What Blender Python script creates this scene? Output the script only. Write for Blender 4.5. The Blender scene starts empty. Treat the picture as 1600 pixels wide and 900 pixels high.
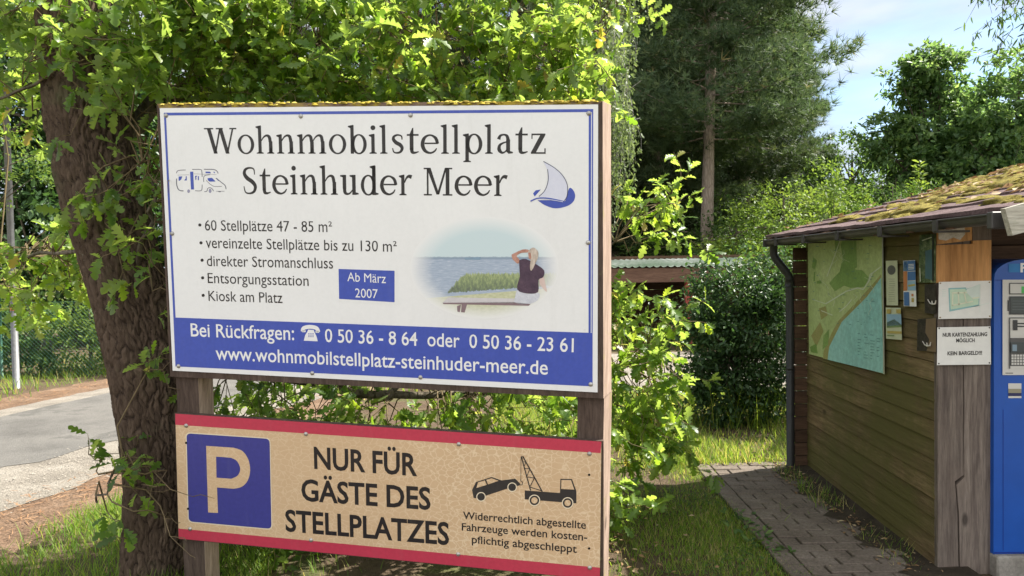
import bpy, math, random
import numpy as np
from mathutils import Vector, Matrix

random.seed(7)
rng = np.random.default_rng(11)
R = math.radians
S = bpy.context.scene
COL = S.collection

# ------------------------------------------------------------------ camera
F, PITCH, ROLL, EYE = 1155.0, R(1.66), R(-0.95), 1.6
cam = bpy.data.objects.new("camera", bpy.data.cameras.new("camera"))
COL.objects.link(cam)
cam.data.sensor_width = 36.0
cam.data.lens = 36.0 * F / 1600.0
cam.data.clip_start = 0.05
cam.data.clip_end = 2000.0
CAMROT = Matrix.Rotation(math.pi / 2 - PITCH, 4, 'X') @ Matrix.Rotation(ROLL, 4, 'Z')
cam.matrix_world = Matrix.Translation((0, 0, EYE)) @ CAMROT
S.camera = cam

# ------------------------------------------------------------------ light
SUN_AZ, SUN_EL = R(69), R(50)          # azimuth from +Y towards +X
w = bpy.data.worlds.new("World"); S.world = w; w.use_nodes = True
nt = w.node_tree; nt.nodes.clear()
out = nt.nodes.new('ShaderNodeOutputWorld'); bg = nt.nodes.new('ShaderNodeBackground')
sky = nt.nodes.new('ShaderNodeTexSky'); sky.sky_type = 'NISHITA'; sky.sun_disc = False
sky.sun_elevation = SUN_EL; sky.sun_rotation = SUN_AZ; sky.air_density = 1.0; sky.dust_density = 0.35; sky.ozone_density = 2.0
tc = nt.nodes.new('ShaderNodeTexCoord'); mp = nt.nodes.new('ShaderNodeMapping'); mp.inputs['Scale'].default_value = (1.0, 1.0, 3.6)
mp.inputs['Rotation'].default_value = (0.12, 0.22, 0.0)
nz = nt.nodes.new('ShaderNodeTexNoise'); nz.inputs['Scale'].default_value = 2.3; nz.inputs['Detail'].default_value = 7; nz.inputs['Roughness'].default_value = .52
rp = nt.nodes.new('ShaderNodeValToRGB'); rp.color_ramp.elements[0].position = .26; rp.color_ramp.elements[1].position = .50
mx = nt.nodes.new('ShaderNodeMix'); mx.data_type = 'RGBA'
nt.links.new(tc.outputs['Generated'], mp.inputs['Vector']); nt.links.new(mp.outputs['Vector'], nz.inputs['Vector'])
nt.links.new(nz.outputs['Fac'], rp.inputs['Fac']); sx = nt.nodes.new('ShaderNodeSeparateXYZ'); nt.links.new(tc.outputs['Generated'], sx.inputs[0])      # unseen brighter cloud behind the camera, added to brighten the board
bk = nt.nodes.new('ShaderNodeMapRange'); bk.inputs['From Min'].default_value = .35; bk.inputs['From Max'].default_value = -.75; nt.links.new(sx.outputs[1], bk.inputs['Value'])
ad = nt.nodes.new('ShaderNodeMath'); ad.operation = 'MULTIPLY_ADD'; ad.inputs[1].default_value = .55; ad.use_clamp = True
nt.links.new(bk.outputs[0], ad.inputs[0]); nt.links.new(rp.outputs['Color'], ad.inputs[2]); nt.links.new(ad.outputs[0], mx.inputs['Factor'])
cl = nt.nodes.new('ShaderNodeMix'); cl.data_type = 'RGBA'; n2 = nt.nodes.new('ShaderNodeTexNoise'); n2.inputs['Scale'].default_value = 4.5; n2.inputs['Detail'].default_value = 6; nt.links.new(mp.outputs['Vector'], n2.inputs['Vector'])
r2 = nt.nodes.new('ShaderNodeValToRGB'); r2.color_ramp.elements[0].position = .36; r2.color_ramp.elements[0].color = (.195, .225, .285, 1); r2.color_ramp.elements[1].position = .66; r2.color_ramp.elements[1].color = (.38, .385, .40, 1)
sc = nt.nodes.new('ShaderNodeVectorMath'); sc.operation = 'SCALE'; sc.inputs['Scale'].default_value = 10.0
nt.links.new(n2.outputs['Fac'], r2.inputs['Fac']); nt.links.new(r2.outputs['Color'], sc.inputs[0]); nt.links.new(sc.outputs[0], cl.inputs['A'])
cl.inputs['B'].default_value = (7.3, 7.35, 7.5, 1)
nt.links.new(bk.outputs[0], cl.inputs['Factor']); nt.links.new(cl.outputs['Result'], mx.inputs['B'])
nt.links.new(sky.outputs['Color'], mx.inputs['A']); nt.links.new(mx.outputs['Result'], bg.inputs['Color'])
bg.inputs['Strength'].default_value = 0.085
nt.links.new(bg.outputs['Background'], out.inputs['Surface'])
sl = bpy.data.lights.new("sun", 'SUN'); sl.energy = 4.6; sl.angle = R(.55); sl.color = (1.0, .95, .86)
so = bpy.data.objects.new("sun", sl); COL.objects.link(so)
SD = Vector((math.sin(SUN_AZ) * math.cos(SUN_EL), math.cos(SUN_AZ) * math.cos(SUN_EL), math.sin(SUN_EL)))
so.rotation_euler = SD.to_track_quat('Z', 'Y').to_euler(); so.location = (6, 2, 12)
vs = S.view_settings
vs.view_transform = 'Standard'; vs.look = 'None'; vs.gamma = 1.0; vs.use_curve_mapping = False
vs.exposure = 1.5
S.cycles.max_bounces = 8; S.cycles.diffuse_bounces = 4; S.cycles.transmission_bounces = 6
S.cycles.use_denoising = True
S.cycles.sample_clamp_indirect = 6.0

# ------------------------------------------------------------------ pixel / space helpers (photo is 1600 x 900)
C3 = CAMROT.to_3x3()
CAM = Vector((0, 0, EYE))
def ray(px, py): return C3 @ Vector(((px - 800) / F, -(py - 450) / F, -1.0))
def atY(px, py, Y): d = ray(px, py); return CAM + d * (Y / d.y)
def atX(px, py, X): d = ray(px, py); return CAM + d * (X / d.x)
def gnd(px, py, z=0.0): d = ray(px, py); return CAM + d * ((z - EYE) / d.z)

# ------------------------------------------------------------------ object helpers
ORG = {}
def tag(o, label=None, cat=None, group=None, kind=None):
    if label: o['label'] = label
    if cat: o['category'] = cat
    if group: o['group'] = group
    if kind: o['kind'] = kind
    return o
def thing(name, loc, label, cat, group=None):
    o = bpy.data.objects.new(name, None); COL.objects.link(o)
    o.location = loc; o.empty_display_size = .2
    ORG[o.name] = Vector(loc)
    return tag(o, label, cat, group)
def link(name, me, parent=None):
    o = bpy.data.objects.new(name, me); COL.objects.link(o)
    if parent:
        o.parent = parent
        org = ORG.get(parent.name, Vector((0, 0, 0)))
        ORG[o.name] = org
        if org.length > 0: me.transform(Matrix.Translation(-org))
    return o

class MB:
    def __init__(s): s.v = []; s.f = []; s.m = []; s.r = []; s.sm = []
    def add(s, vs, fs, mi=0, r=.5, smooth=False):
        b = len(s.v); s.v += [tuple(p) for p in vs]
        for f in fs: s.f.append([b + i for i in f]); s.m.append(mi); s.r.append(r); s.sm.append(smooth)
    def box(s, a, b, mi=0, r=.5, bev=0.0, M=None):
        x0, y0, z0 = a; x1, y1, z1 = b
        if bev <= 0:
            vs = [(x0,y0,z0),(x1,y0,z0),(x1,y1,z0),(x0,y1,z0),(x0,y0,z1),(x1,y0,z1),(x1,y1,z1),(x0,y1,z1)]
            fs = [(0,3,2,1),(4,5,6,7),(0,1,5,4),(1,2,6,5),(2,3,7,6),(3,0,4,7)]
        else:
            vs = []; c = bev
            for sx in (0, 1):
                for sy in (0, 1):
                    for sz in (0, 1):
                        X = x1 if sx else x0; Y = y1 if sy else y0; Z = z1 if sz else z0
                        ix = -c if sx else c; iy = -c if sy else c; iz = -c if sz else c
                        vs += [(X, Y+iy, Z+iz), (X+ix, Y, Z+iz), (X+ix, Y+iy, Z)]
            def I(sx, sy, sz, k): return ((sx*2+sy)*2+sz)*3+k
            fs = [(I(0,0,0,0),I(0,0,1,0),I(0,1,1,0),I(0,1,0,0)), (I(1,0,0,0),I(1,1,0,0),I(1,1,1,0),I(1,0,1,0)),
                  (I(0,0,0,1),I(1,0,0,1),I(1,0,1,1),I(0,0,1,1)), (I(0,1,0,1),I(0,1,1,1),I(1,1,1,1),I(1,1,0,1)),
                  (I(0,0,0,2),I(0,1,0,2),I(1,1,0,2),I(1,0,0,2)), (I(0,0,1,2),I(1,0,1,2),I(1,1,1,2),I(0,1,1,2))]
            for sy in (0,1):
                for sz in (0,1): fs.append((I(0,sy,sz,1),I(0,sy,sz,2),I(1,sy,sz,2),I(1,sy,sz,1)))
            for sx in (0,1):
                for sz in (0,1): fs.append((I(sx,0,sz,0),I(sx,0,sz,2),I(sx,1,sz,2),I(sx,1,sz,0)))
            for sx in (0,1):
                for sy in (0,1): fs.append((I(sx,sy,0,0),I(sx,sy,0,1),I(sx,sy,1,1),I(sx,sy,1,0)))
            for sx in (0,1):
                for sy in (0,1):
                    for sz in (0,1): fs.append((I(sx,sy,sz,0),I(sx,sy,sz,1),I(sx,sy,sz,2)))
        if M is not None: vs = [M @ Vector(p) for p in vs]
        s.add(vs, fs, mi, r)
    def quad(s, a, b, c, d, mi=0, r=.5): s.add([a, b, c, d], [(0, 1, 2, 3)], mi, r)
    def hexa(s, q0, q1, mi=0, r=.5):           # two matching quads joined into a solid
        s.add(list(q0) + list(q1), [(3,2,1,0),(4,5,6,7),(0,1,5,4),(1,2,6,5),(2,3,7,6),(3,0,4,7)], mi, r)
    def prism(s, poly, off, mi=0, r=.5):        # polygon (3D points) extruded by vector off
        n = len(poly); p = [Vector(q) for q in poly]; q = [a + Vector(off) for a in p]
        s.add(p + q, [tuple(range(n))[::-1], tuple(range(n, 2*n))] + [(i, (i+1) % n, n + (i+1) % n, n + i) for i in range(n)], mi, r)
    def tube(s, pts, rad, n=6, mi=0, r=.5, cap=True, smooth=True):
        pts = [Vector(p) for p in pts]
        if not hasattr(rad, '__len__'): rad = [rad] * len(pts)
        b = len(s.v); up = Vector((0.13, 0.21, 1)).normalized()
        for i, p in enumerate(pts):
            t = (pts[min(i+1, len(pts)-1)] - pts[max(i-1, 0)]).normalized()
            a = t.cross(up)
            if a.length < .05: a = t.cross(Vector((1, 0, 0)))
            a.normalize(); c = a.cross(t)
            for k in range(n):
                th = 2 * math.pi * k / n
                s.v.append(tuple(p + a * math.cos(th) * rad[i] + c * math.sin(th) * rad[i]))
        for i in range(len(pts) - 1):
            for k in range(n):
                s.f.append([b + i*n + k, b + i*n + (k+1) % n, b + (i+1)*n + (k+1) % n, b + (i+1)*n + k]); s.m.append(mi); s.r.append(r); s.sm.append(smooth)
        if cap:
            s.f.append([b + k for k in range(n)]); s.m.append(mi); s.r.append(r); s.sm.append(False)
            e = b + (len(pts) - 1) * n
            s.f.append([e + k for k in range(n)][::-1]); s.m.append(mi); s.r.append(r); s.sm.append(False)
    def dome(s, c, rx, ry, rz, n=9, k=4, mi=0, r=.5, jit=.12, X=None, Y=None, Z=None):
        X = X or Vector((1,0,0)); Y = Y or Vector((0,1,0)); Z = Z or Vector((0,0,1)); c = Vector(c)
        vs = []; ph = random.random() * 6
        for i in range(k):
            e = (math.pi / 2) * i / k
            for j in range(n):
                a = 2 * math.pi * j / n + ph; q = 1 + random.uniform(-jit, jit)
                vs.append(c + X * (rx * math.cos(a) * math.cos(e) * q) + Y * (ry * math.sin(a) * math.cos(e) * q) + Z * (rz * math.sin(e) * q))
        vs.append(c + Z * rz)
        fs = [(i*n+j, i*n+(j+1) % n, (i+1)*n+(j+1) % n, (i+1)*n+j) for i in range(k-1) for j in range(n)]
        fs += [((k-1)*n+j, (k-1)*n+(j+1) % n, k*n) for j in range(n)]
        s.add(vs, fs, mi, r, True)
    def build(s, name, mats, parent=None, xf=None):
        me = bpy.data.meshes.new(name); me.from_pydata(s.v, [], s.f)
        for m in (mats if isinstance(mats, (list, tuple)) else [mats]): me.materials.append(m)
        me.polygons.foreach_set('material_index', s.m); me.polygons.foreach_set('use_smooth', s.sm)
        at = me.attributes.new('rnd', 'FLOAT', 'FACE'); at.data.foreach_set('value', s.r)
        if xf is not None: me.transform(xf)
        me.update()
        return link(name, me, parent)

def fast_mesh(name, V, Fc, rnd, mat, parent=None, smooth=False):
    """V (n,3) ; Fc (m,k) faces with k corners each"""
    me = bpy.data.meshes.new(name)
    m, k = Fc.shape
    me.vertices.add(len(V)); me.vertices.foreach_set('co', np.ascontiguousarray(V, dtype=np.float32).ravel())
    me.loops.add(m * k); me.loops.foreach_set('vertex_index', np.ascontiguousarray(Fc, dtype=np.int32).ravel())
    me.polygons.add(m); me.polygons.foreach_set('loop_start', np.arange(m, dtype=np.int32) * k)
    try: me.polygons.foreach_set('loop_total', np.full(m, k, dtype=np.int32))
    except Exception: pass
    me.update(calc_edges=True)
    at = me.attributes.new('rnd', 'FLOAT', 'FACE'); at.data.foreach_set('value', np.ascontiguousarray(rnd, dtype=np.float32))
    me.materials.append(mat)
    if smooth: me.polygons.foreach_set('use_smooth', np.ones(m, dtype=bool))
    me.validate()
    return link(name, me, parent)

def unit(a): return a / np.maximum(np.linalg.norm(a, axis=-1, keepdims=True), 1e-9)
def scatter(name, tv, tf, pos, axis, nrm, size, rnd, mat, parent=None, smooth=False, bend=None):
    tv = np.asarray(tv, float); tf = np.asarray(tf, int)
    y = unit(axis); x = unit(np.cross(y, nrm)); z = np.cross(x, y)
    size = np.asarray(size)
    sx = size if size.ndim == 1 else size[:, 0]; sy = size if size.ndim == 1 else size[:, 1]
    V = pos[:, None, :] + x[:, None, :] * (tv[None, :, 0:1] * sx[:, None, None]) + y[:, None, :] * (tv[None, :, 1:2] * sy[:, None, None])
    zz = tv[None, :, 2:3] * sy[:, None, None]
    if bend is not None: zz = zz + ((tv[None, :, 1:2] ** 2) * bend[:, :1, None] + np.abs(tv[None, :, 0:1]) * bend[:, 1:2, None]) * sy[:, None, None]
    V = V + z[:, None, :] * zz
    n = len(pos); nv = len(tv)
    Fc = (tf[None] + (np.arange(n) * nv)[:, None, None]).reshape(-1, tf.shape[1])
    return fast_mesh(name, V.reshape(-1, 3), Fc, np.repeat(rnd, len(tf)), mat, parent, smooth)

# leaf templates: y along the leaf, x across, z lift
def oak_template():
    o = [(.012,.0),(.016,.10),(.09,.16),(.16,.24),(.07,.30),(.19,.39),(.26,.47),(.10,.52),(.24,.62),(.31,.72),(.13,.76),(.20,.87),(.14,.95),(.05,.99)]
    v = []; f = []
    for i, (hx, y) in enumerate(o):
        z = -.10 * y * y
        v += [(0, y if i < len(o)-1 else 1.0, z), (hx, y, z + hx * .32), (-hx, y, z + hx * .32)]
    for i in range(len(o) - 1):
        a = i*3; b = a+3
        f += [(a, a+1, b+1, b), (a, b, b+2, a+2)]
    return v, f
OAK = oak_template()
OVATE = ([(0,0,0),(.2,.3,.05),(.22,.6,.03),(0,1,-.12),(-.22,.6,.03),(-.2,.3,.05)], [(0,1,2,3),(0,3,4,5)])
SLIM = ([(0,0,0),(.09,.35,.03),(.07,.7,0),(0,1,-.1),(-.07,.7,0),(-.09,.35,.03)], [(0,1,2,3),(0,3,4,5)])
def needle_template(n=9):
    rr = random.Random(3); v = []; f = []
    for k in range(n):
        a = 2 * math.pi * k / n + rr.uniform(-.3, .3); e = rr.uniform(.25, 1.1)
        d = Vector((math.cos(a) * math.cos(e), math.sin(e), math.sin(a) * math.cos(e))); s = d.cross(Vector((0, 1, .3))).normalized() * .045
        b = len(v); L = rr.uniform(.75, 1.05)
        v += [tuple(-s), tuple(s), tuple(d * L)]; f.append((b, b+1, b+2))
    return v, f
NEEDLE = needle_template()
BLADE = ([(-.5,0,0),(.5,0,0),(.38,.45,.04),(-.38,.45,.04),(.06,1,.26),(-.06,1,.26)], [(0,1,2,3),(3,2,4,5)])

# ------------------------------------------------------------------ materials
def newmat(name):
    m = bpy.data.materials.new(name); m.use_nodes = True; nt = m.node_tree; nt.nodes.clear()
    o = nt.nodes.new('ShaderNodeOutputMaterial'); p = nt.nodes.new('ShaderNodeBsdfPrincipled')
    nt.links.new(p.outputs['BSDF'], o.inputs['Surface'])
    return m, nt, p, o
def rgb(c): return (c[0], c[1], c[2], 1.0)
def coords(nt, scale, rot=(0,0,0), kind='Object'):
    t = nt.nodes.new('ShaderNodeTexCoord'); mp = nt.nodes.new('ShaderNodeMapping')
    mp.inputs['Scale'].default_value = scale; mp.inputs['Rotation'].default_value = rot
    nt.links.new(t.outputs[kind], mp.inputs['Vector']); return mp.outputs['Vector']
def noise(nt, vec, scale, detail=5, rough=.55, dist=0.0):
    n = nt.nodes.new('ShaderNodeTexNoise'); n.inputs['Scale'].default_value = scale; n.inputs['Detail'].default_value = detail
    n.inputs['Roughness'].default_value = rough; n.inputs['Distortion'].default_value = dist
    nt.links.new(vec, n.inputs['Vector']); return n.outputs['Fac']
def ramp(nt, fac, stops):
    r = nt.nodes.new('ShaderNodeValToRGB'); e = r.color_ramp.elements
    while len(e) < len(stops): e.new(.5)
    for i, (p, c) in enumerate(stops):
        e[i].position = p; e[i].color = rgb(c) if hasattr(c, '__len__') else (c, c, c, 1)
    nt.links.new(fac, r.inputs['Fac']); return r.outputs['Color']
def mix(nt, fac, a, b, mode='MIX'):
    m = nt.nodes.new('ShaderNodeMix'); m.data_type = 'RGBA'; m.blend_type = mode
    for k, v in (('A', a), ('B', b)):
        if hasattr(v, 'is_linked'): nt.links.new(v, m.inputs[k])
        else: m.inputs[k].default_value = rgb(v)
    if hasattr(fac, 'is_linked'): nt.links.new(fac, m.inputs['Factor'])
    else: m.inputs['Factor'].default_value = fac
    return m.outputs['Result']
def bump(nt, p, h, dist=.01, strength=1.0):
    b = nt.nodes.new('ShaderNodeBump'); b.inputs['Distance'].default_value = dist; b.inputs['Strength'].default_value = strength
    nt.links.new(h, b.inputs['Height']); nt.links.new(b.outputs['Normal'], p.inputs['Normal']); return b
def attr(nt, name='rnd'):
    a = nt.nodes.new('ShaderNodeAttribute'); a.attribute_name = name; return a.outputs['Fac']
def setp(p, rough=.8, spec=.3, metal=0.0):
    p.inputs['Roughness'].default_value = rough; p.inputs['Specular IOR Level'].default_value = spec; p.inputs['Metallic'].default_value = metal

def M_plain(name, c, rough=.7, spec=.3, metal=0, var=.12, scale=9, bmp=0.0, bscale=60):
    m, nt, p, o = newmat(name); setp(p, rough, spec, metal)
    v = coords(nt, (1,1,1)); n = noise(nt, v, scale, 6, .6)
    k0 = tuple(x * (1 - var) for x in c); k1 = tuple(min(1, x * (1 + var)) for x in c)
    nt.links.new(ramp(nt, n, [(.3, k0), (.7, k1)]), p.inputs['Base Color'])
    if bmp: bump(nt, p, noise(nt, v, bscale, 4), bmp)
    return m
def M_noise(name, stops, scale, rough=.9, stretch=(1,1,1), bmp=.01, bscale=None, detail=8, spec=.2, fine=.25, fscale=None, distort=0.0):
    m, nt, p, o = newmat(name); setp(p, rough, spec)
    v = coords(nt, stretch); n = noise(nt, v, scale, detail, .62, distort)
    c = ramp(nt, n, stops)
    n2 = noise(nt, v, fscale or scale * 9, 5, .7)
    c = mix(nt, fine, c, ramp(nt, n2, [(.3, (.0,.0,.0)), (.75, (1,1,1))]), 'OVERLAY')
    nt.links.new(c, p.inputs['Base Color'])
    if bmp: bump(nt, p, noise(nt, v, bscale or scale * 6, 8, .7), bmp)
    return m
def M_leaf(name, stops, trans, tf=.45, rough=.45, spec=.35, under=None):
    m, nt, p, o = newmat(name); setp(p, rough, spec)
    a = attr(nt); c = ramp(nt, a, stops)
    if under:                                   # paler leaf underside
        g = nt.nodes.new('ShaderNodeNewGeometry'); k = nt.nodes.new('ShaderNodeMath'); k.operation = 'MULTIPLY'; k.inputs[1].default_value = .6
        nt.links.new(g.outputs['Backfacing'], k.inputs[0]); c = mix(nt, k.outputs[0], c, under)
    nt.links.new(c, p.inputs['Base Color'])
    t = nt.nodes.new('ShaderNodeBsdfTranslucent')
    nt.links.new(mix(nt, 1.0, c, trans, 'MULTIPLY'), t.inputs['Color'])
    ms = nt.nodes.new('ShaderNodeMixShader'); ms.inputs['Fac'].default_value = tf
    nt.links.new(p.outputs['BSDF'], ms.inputs[1]); nt.links.new(t.outputs['BSDF'], ms.inputs[2]); nt.links.new(ms.outputs['Shader'], o.inputs['Surface'])
    return m
def M_wood(name, stops, along=0, grain=38, stain=None, stain_s=2.2, rough=.85, bmp=.003, attrvar=.35, stain_rng=(.5, .68)):
    """along = axis of the grain (0 x, 1 y, 2 z)"""
    m, nt, p, o = newmat(name); setp(p, rough, .2)
    st = [1.0, 1.0, 1.0]; st[along] = .07
    v = coords(nt, tuple(st)); off = nt.nodes.new('ShaderNodeVectorMath'); off.operation = 'ADD'
    a = attr(nt); cb = nt.nodes.new('ShaderNodeCombineXYZ'); mu = nt.nodes.new('ShaderNodeMath'); mu.operation = 'MULTIPLY'; mu.inputs[1].default_value = 37.0
    nt.links.new(a, mu.inputs[0])
    for k in range(3): nt.links.new(mu.outputs[0], cb.inputs[k])
    nt.links.new(v, off.inputs[0]); nt.links.new(cb.outputs[0], off.inputs[1]); v = off.outputs[0]
    n = noise(nt, v, grain, 8, .65, .35)
    c = ramp(nt, n, stops)
    c = mix(nt, attrvar, c, ramp(nt, a, [(0, (.12,.12,.12)), (1, (.88,.88,.88))]), 'OVERLAY')
    fn = noise(nt, v, grain * 4.5, 5, .75); c = mix(nt, .35, c, ramp(nt, fn, [(.3, (0,0,0)), (.7, (1,1,1))]), 'OVERLAY')
    kn = nt.nodes.new('ShaderNodeTexVoronoi'); kn.inputs['Scale'].default_value = 4.2; kv = [1.0, 1.0, 1.0]; kv[along] = .45
    nt.links.new(coords(nt, tuple(kv)), kn.inputs['Vector']); c = mix(nt, ramp(nt, kn.outputs['Distance'], [(.04, .75), (.085, 0.0)]), c, tuple(x * .45 for x in stops[0][1]))
    if stain:
        s = noise(nt, coords(nt, (1,1,1)), stain_s, 6, .65)
        c = mix(nt, ramp(nt, s, [(stain_rng[0], 0.0), (stain_rng[1], .85)]), c, stain)
    nt.links.new(c, p.inputs['Base Color'])
    bump(nt, p, noise(nt, v, grain * 1.6, 6, .7), bmp)
    return m
def M_flat(name, c, rough=.35, spec=.45):
    m, nt, p, o = newmat(name); setp(p, rough, spec)
    v = coords(nt, (1,1,1)); n = noise(nt, v, 3.1, 6, .6); n2 = noise(nt, v, 60, 3, .6)
    k = ramp(nt, n, [(.3, tuple(x * .95 for x in c)), (.7, c)])
    k = mix(nt, .05, k, ramp(nt, n2, [(.35, (0,0,0)), (.65, (1,1,1))]), 'OVERLAY')
    st = noise(nt, coords(nt, (26, 26, 1.1)), 1.0, 6, .7)                      # rain streaks and grime
    k = mix(nt, ramp(nt, st, [(.54, 0.0), (.80, .09)]), k, (.30,.30,.27)); sp = noise(nt, v, 38, 5, .75)
    k = mix(nt, ramp(nt, sp, [(.68, 0.0), (.76, .2)]), k, (.25,.25,.22))
    nt.links.new(k, p.inputs['Base Color'])
    return m

# ------------------------------------------------------------------ material library
soil = M_noise("soil", [(.25, (.075,.05,.032)), (.5, (.12,.085,.055)), (.62, (.09,.10,.035)), (.8, (.17,.13,.085))], 1.7, bmp=.03, bscale=22)
field = M_noise("meadow", [(.3, (.09,.085,.035)), (.5, (.10,.12,.035)), (.7, (.16,.13,.07))], .35, bmp=.03, bscale=9)
asphalt = M_noise("asphalt", [(.25, (.095,.09,.083)), (.45, (.15,.143,.132)), (.56, (.175,.166,.152)), (.62, (.12,.115,.106)), (.8, (.25,.235,.21))], 1.1, rough=.92, bmp=.008, bscale=190, fscale=160, fine=.5)
gravel = M_noise("gravel", [(.25, (.17,.15,.125)), (.5, (.28,.25,.21)), (.75, (.40,.365,.315))], 2.6, rough=.95, bmp=.02, bscale=70, fscale=75, fine=.7)
needle_soil = M_noise("needle_soil", [(.3, (.13,.08,.052)), (.5, (.20,.13,.085)), (.72, (.30,.21,.145))], 2.4, rough=.95, bmp=.02, bscale=60, fscale=60, fine=.75)
brick = M_noise("paving_brick", [(.25, (.10,.08,.064)), (.5, (.15,.122,.099)), (.75, (.20,.167,.138))], 3.2, rough=.9, bmp=.004, bscale=120, fscale=70, fine=.45)
joint = M_noise("joint_soil", [(.3, (.028,.022,.016)), (.55, (.045,.036,.026)), (.7, (.045,.05,.022))], 5, bmp=.01, bscale=90)

grass_m = M_leaf("grass_blade", [(0,(.075,.15,.024)), (.45,(.14,.24,.035)), (.8,(.25,.32,.05)), (.93,(.38,.33,.14)), (1,(.40,.33,.17))], (1.8,1.75,1.0), .48, .5, .25)
needle_m = M_noise("dry_needles", [(.3,(.20,.10,.05)), (.7,(.36,.22,.12))], 3, bmp=0)
dry_leaf_m = M_leaf("dry_leaf", [(0,(.16,.09,.045)), (.6,(.30,.19,.10)), (1,(.48,.38,.24))], (1.1,1,.9), .2, .7, .2)
oak_leaf = M_leaf("oak_leaf", [(0,(.055,.11,.024)), (.4,(.09,.17,.028)), (.75,(.145,.235,.034)), (.985,(.22,.28,.045)), (1,(.27,.22,.07))], (2.7,2.5,1.05), .58, .40, .5, (.17,.23,.11))
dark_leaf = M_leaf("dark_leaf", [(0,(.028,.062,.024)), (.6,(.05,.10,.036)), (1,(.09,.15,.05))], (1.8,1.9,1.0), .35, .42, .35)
mid_leaf = M_leaf("mid_leaf", [(0,(.045,.09,.028)), (.6,(.075,.14,.035)), (1,(.12,.19,.05))], (1.9,1.8,1.0), .4, .5, .3)
lime_leaf = M_leaf("lime_leaf", [(0,(.075,.13,.03)), (.6,(.13,.20,.04)), (1,(.2,.26,.06))], (1.8,1.75,1.0), .45, .5, .3)
blue_leaf = M_leaf("blue_green_leaf", [(0,(.065,.13,.055)), (.6,(.13,.21,.085)), (1,(.23,.31,.125))], (2.0,2.0,1.2), .5, .45, .35)
birch_leaf = M_leaf("birch_leaf", [(0,(.09,.13,.06)), (.6,(.15,.20,.09)), (1,(.22,.27,.13))], (1.6,1.6,1.0), .4, .5, .3)
needle_leaf = M_leaf("pine_needle", [(0,(.048,.082,.042)), (.5,(.088,.138,.066)), (.92,(.155,.195,.092)), (1,(.23,.19,.09))], (1.5,1.5,1.0), .36, .55, .3)
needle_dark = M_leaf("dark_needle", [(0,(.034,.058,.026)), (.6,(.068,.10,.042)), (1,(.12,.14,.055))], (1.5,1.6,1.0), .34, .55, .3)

def M_bark(name, dark, light, s=14, vert=.16, dist=.05):
    m, nt, p, o = newmat(name); setp(p, .95, .12)
    v = coords(nt, (1, 1, vert))
    n = noise(nt, v, s, 8, .68, .9)
    vo = nt.nodes.new('ShaderNodeTexVoronoi'); vo.feature = 'DISTANCE_TO_EDGE'; vo.inputs['Scale'].default_value = s * 1.15
    wv = nt.nodes.new('ShaderNodeVectorMath'); wv.operation = 'MULTIPLY_ADD'; wv.inputs[1].default_value = (.10, .10, .10)
    nv = nt.nodes.new('ShaderNodeTexNoise'); nv.inputs['Scale'].default_value = s * .9; nt.links.new(v, nv.inputs['Vector'])
    nt.links.new(nv.outputs['Color'], wv.inputs[0]); nt.links.new(v, wv.inputs[2]); nt.links.new(wv.outputs[0], vo.inputs['Vector'])
    e = ramp(nt, vo.outputs['Distance'], [(0.0, 0.0), (.22, 1.0)])
    h = mix(nt, .55, e, ramp(nt, n, [(.25, 0.0), (.75, 1.0)]))
    c = mix(nt, h, dark, light)
    mo = noise(nt, coords(nt, (1,1,1)), 2.4, 5, .6)
    c = mix(nt, ramp(nt, mo, [(.55, 0.0), (.75, .3)]), c, (.11, .13, .06))
    nt.links.new(c, p.inputs['Base Color']); bump(nt, p, h, dist)
    return m
def M_oak_bark():
    m, nt, p, o = newmat("oak_bark"); setp(p, .95, .12); a = attr(nt)
    v = coords(nt, (1, 1, .3)); n = noise(nt, v, 45, 8, .7, .4)
    c = mix(nt, ramp(nt, n, [(.3, 0.0), (.7, 1.0)]), (.05,.034,.025), (.15,.108,.078)); c = mix(nt, ramp(nt, a, [(.1, .9), (.55, 0.0)]), c, (.028,.02,.016))  # crevice shade painted in as near-black between the bark plates
    mo = noise(nt, coords(nt, (1,1,1)), 3.0, 6, .65); c = mix(nt, ramp(nt, mo, [(.56, 0.0), (.72, .5)]), c, (.105,.115,.06))
    li = noise(nt, coords(nt, (1,1,1)), 19, 5, .7); c = mix(nt, ramp(nt, li, [(.66, 0.0), (.74, .45)]), c, (.26,.27,.21))
    nt.links.new(c, p.inputs['Base Color']); bump(nt, p, noise(nt, v, 110, 8, .75), .008); return m
oak_bark = M_oak_bark()
pine_bark = M_bark("pine_bark", (.19,.145,.115), (.43,.35,.29), 12, .22, .03)
grey_bark = M_bark("grey_bark", (.07,.06,.045), (.20,.17,.13), 14, .2, .02)
birch_bark = M_bark("birch_bark", (.12,.11,.10), (.6,.58,.54), 9, 1.6, .01)
twig_m = M_plain("twig_bark", (.15,.115,.065), .9, .15, var=.3, scale=20)

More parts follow.
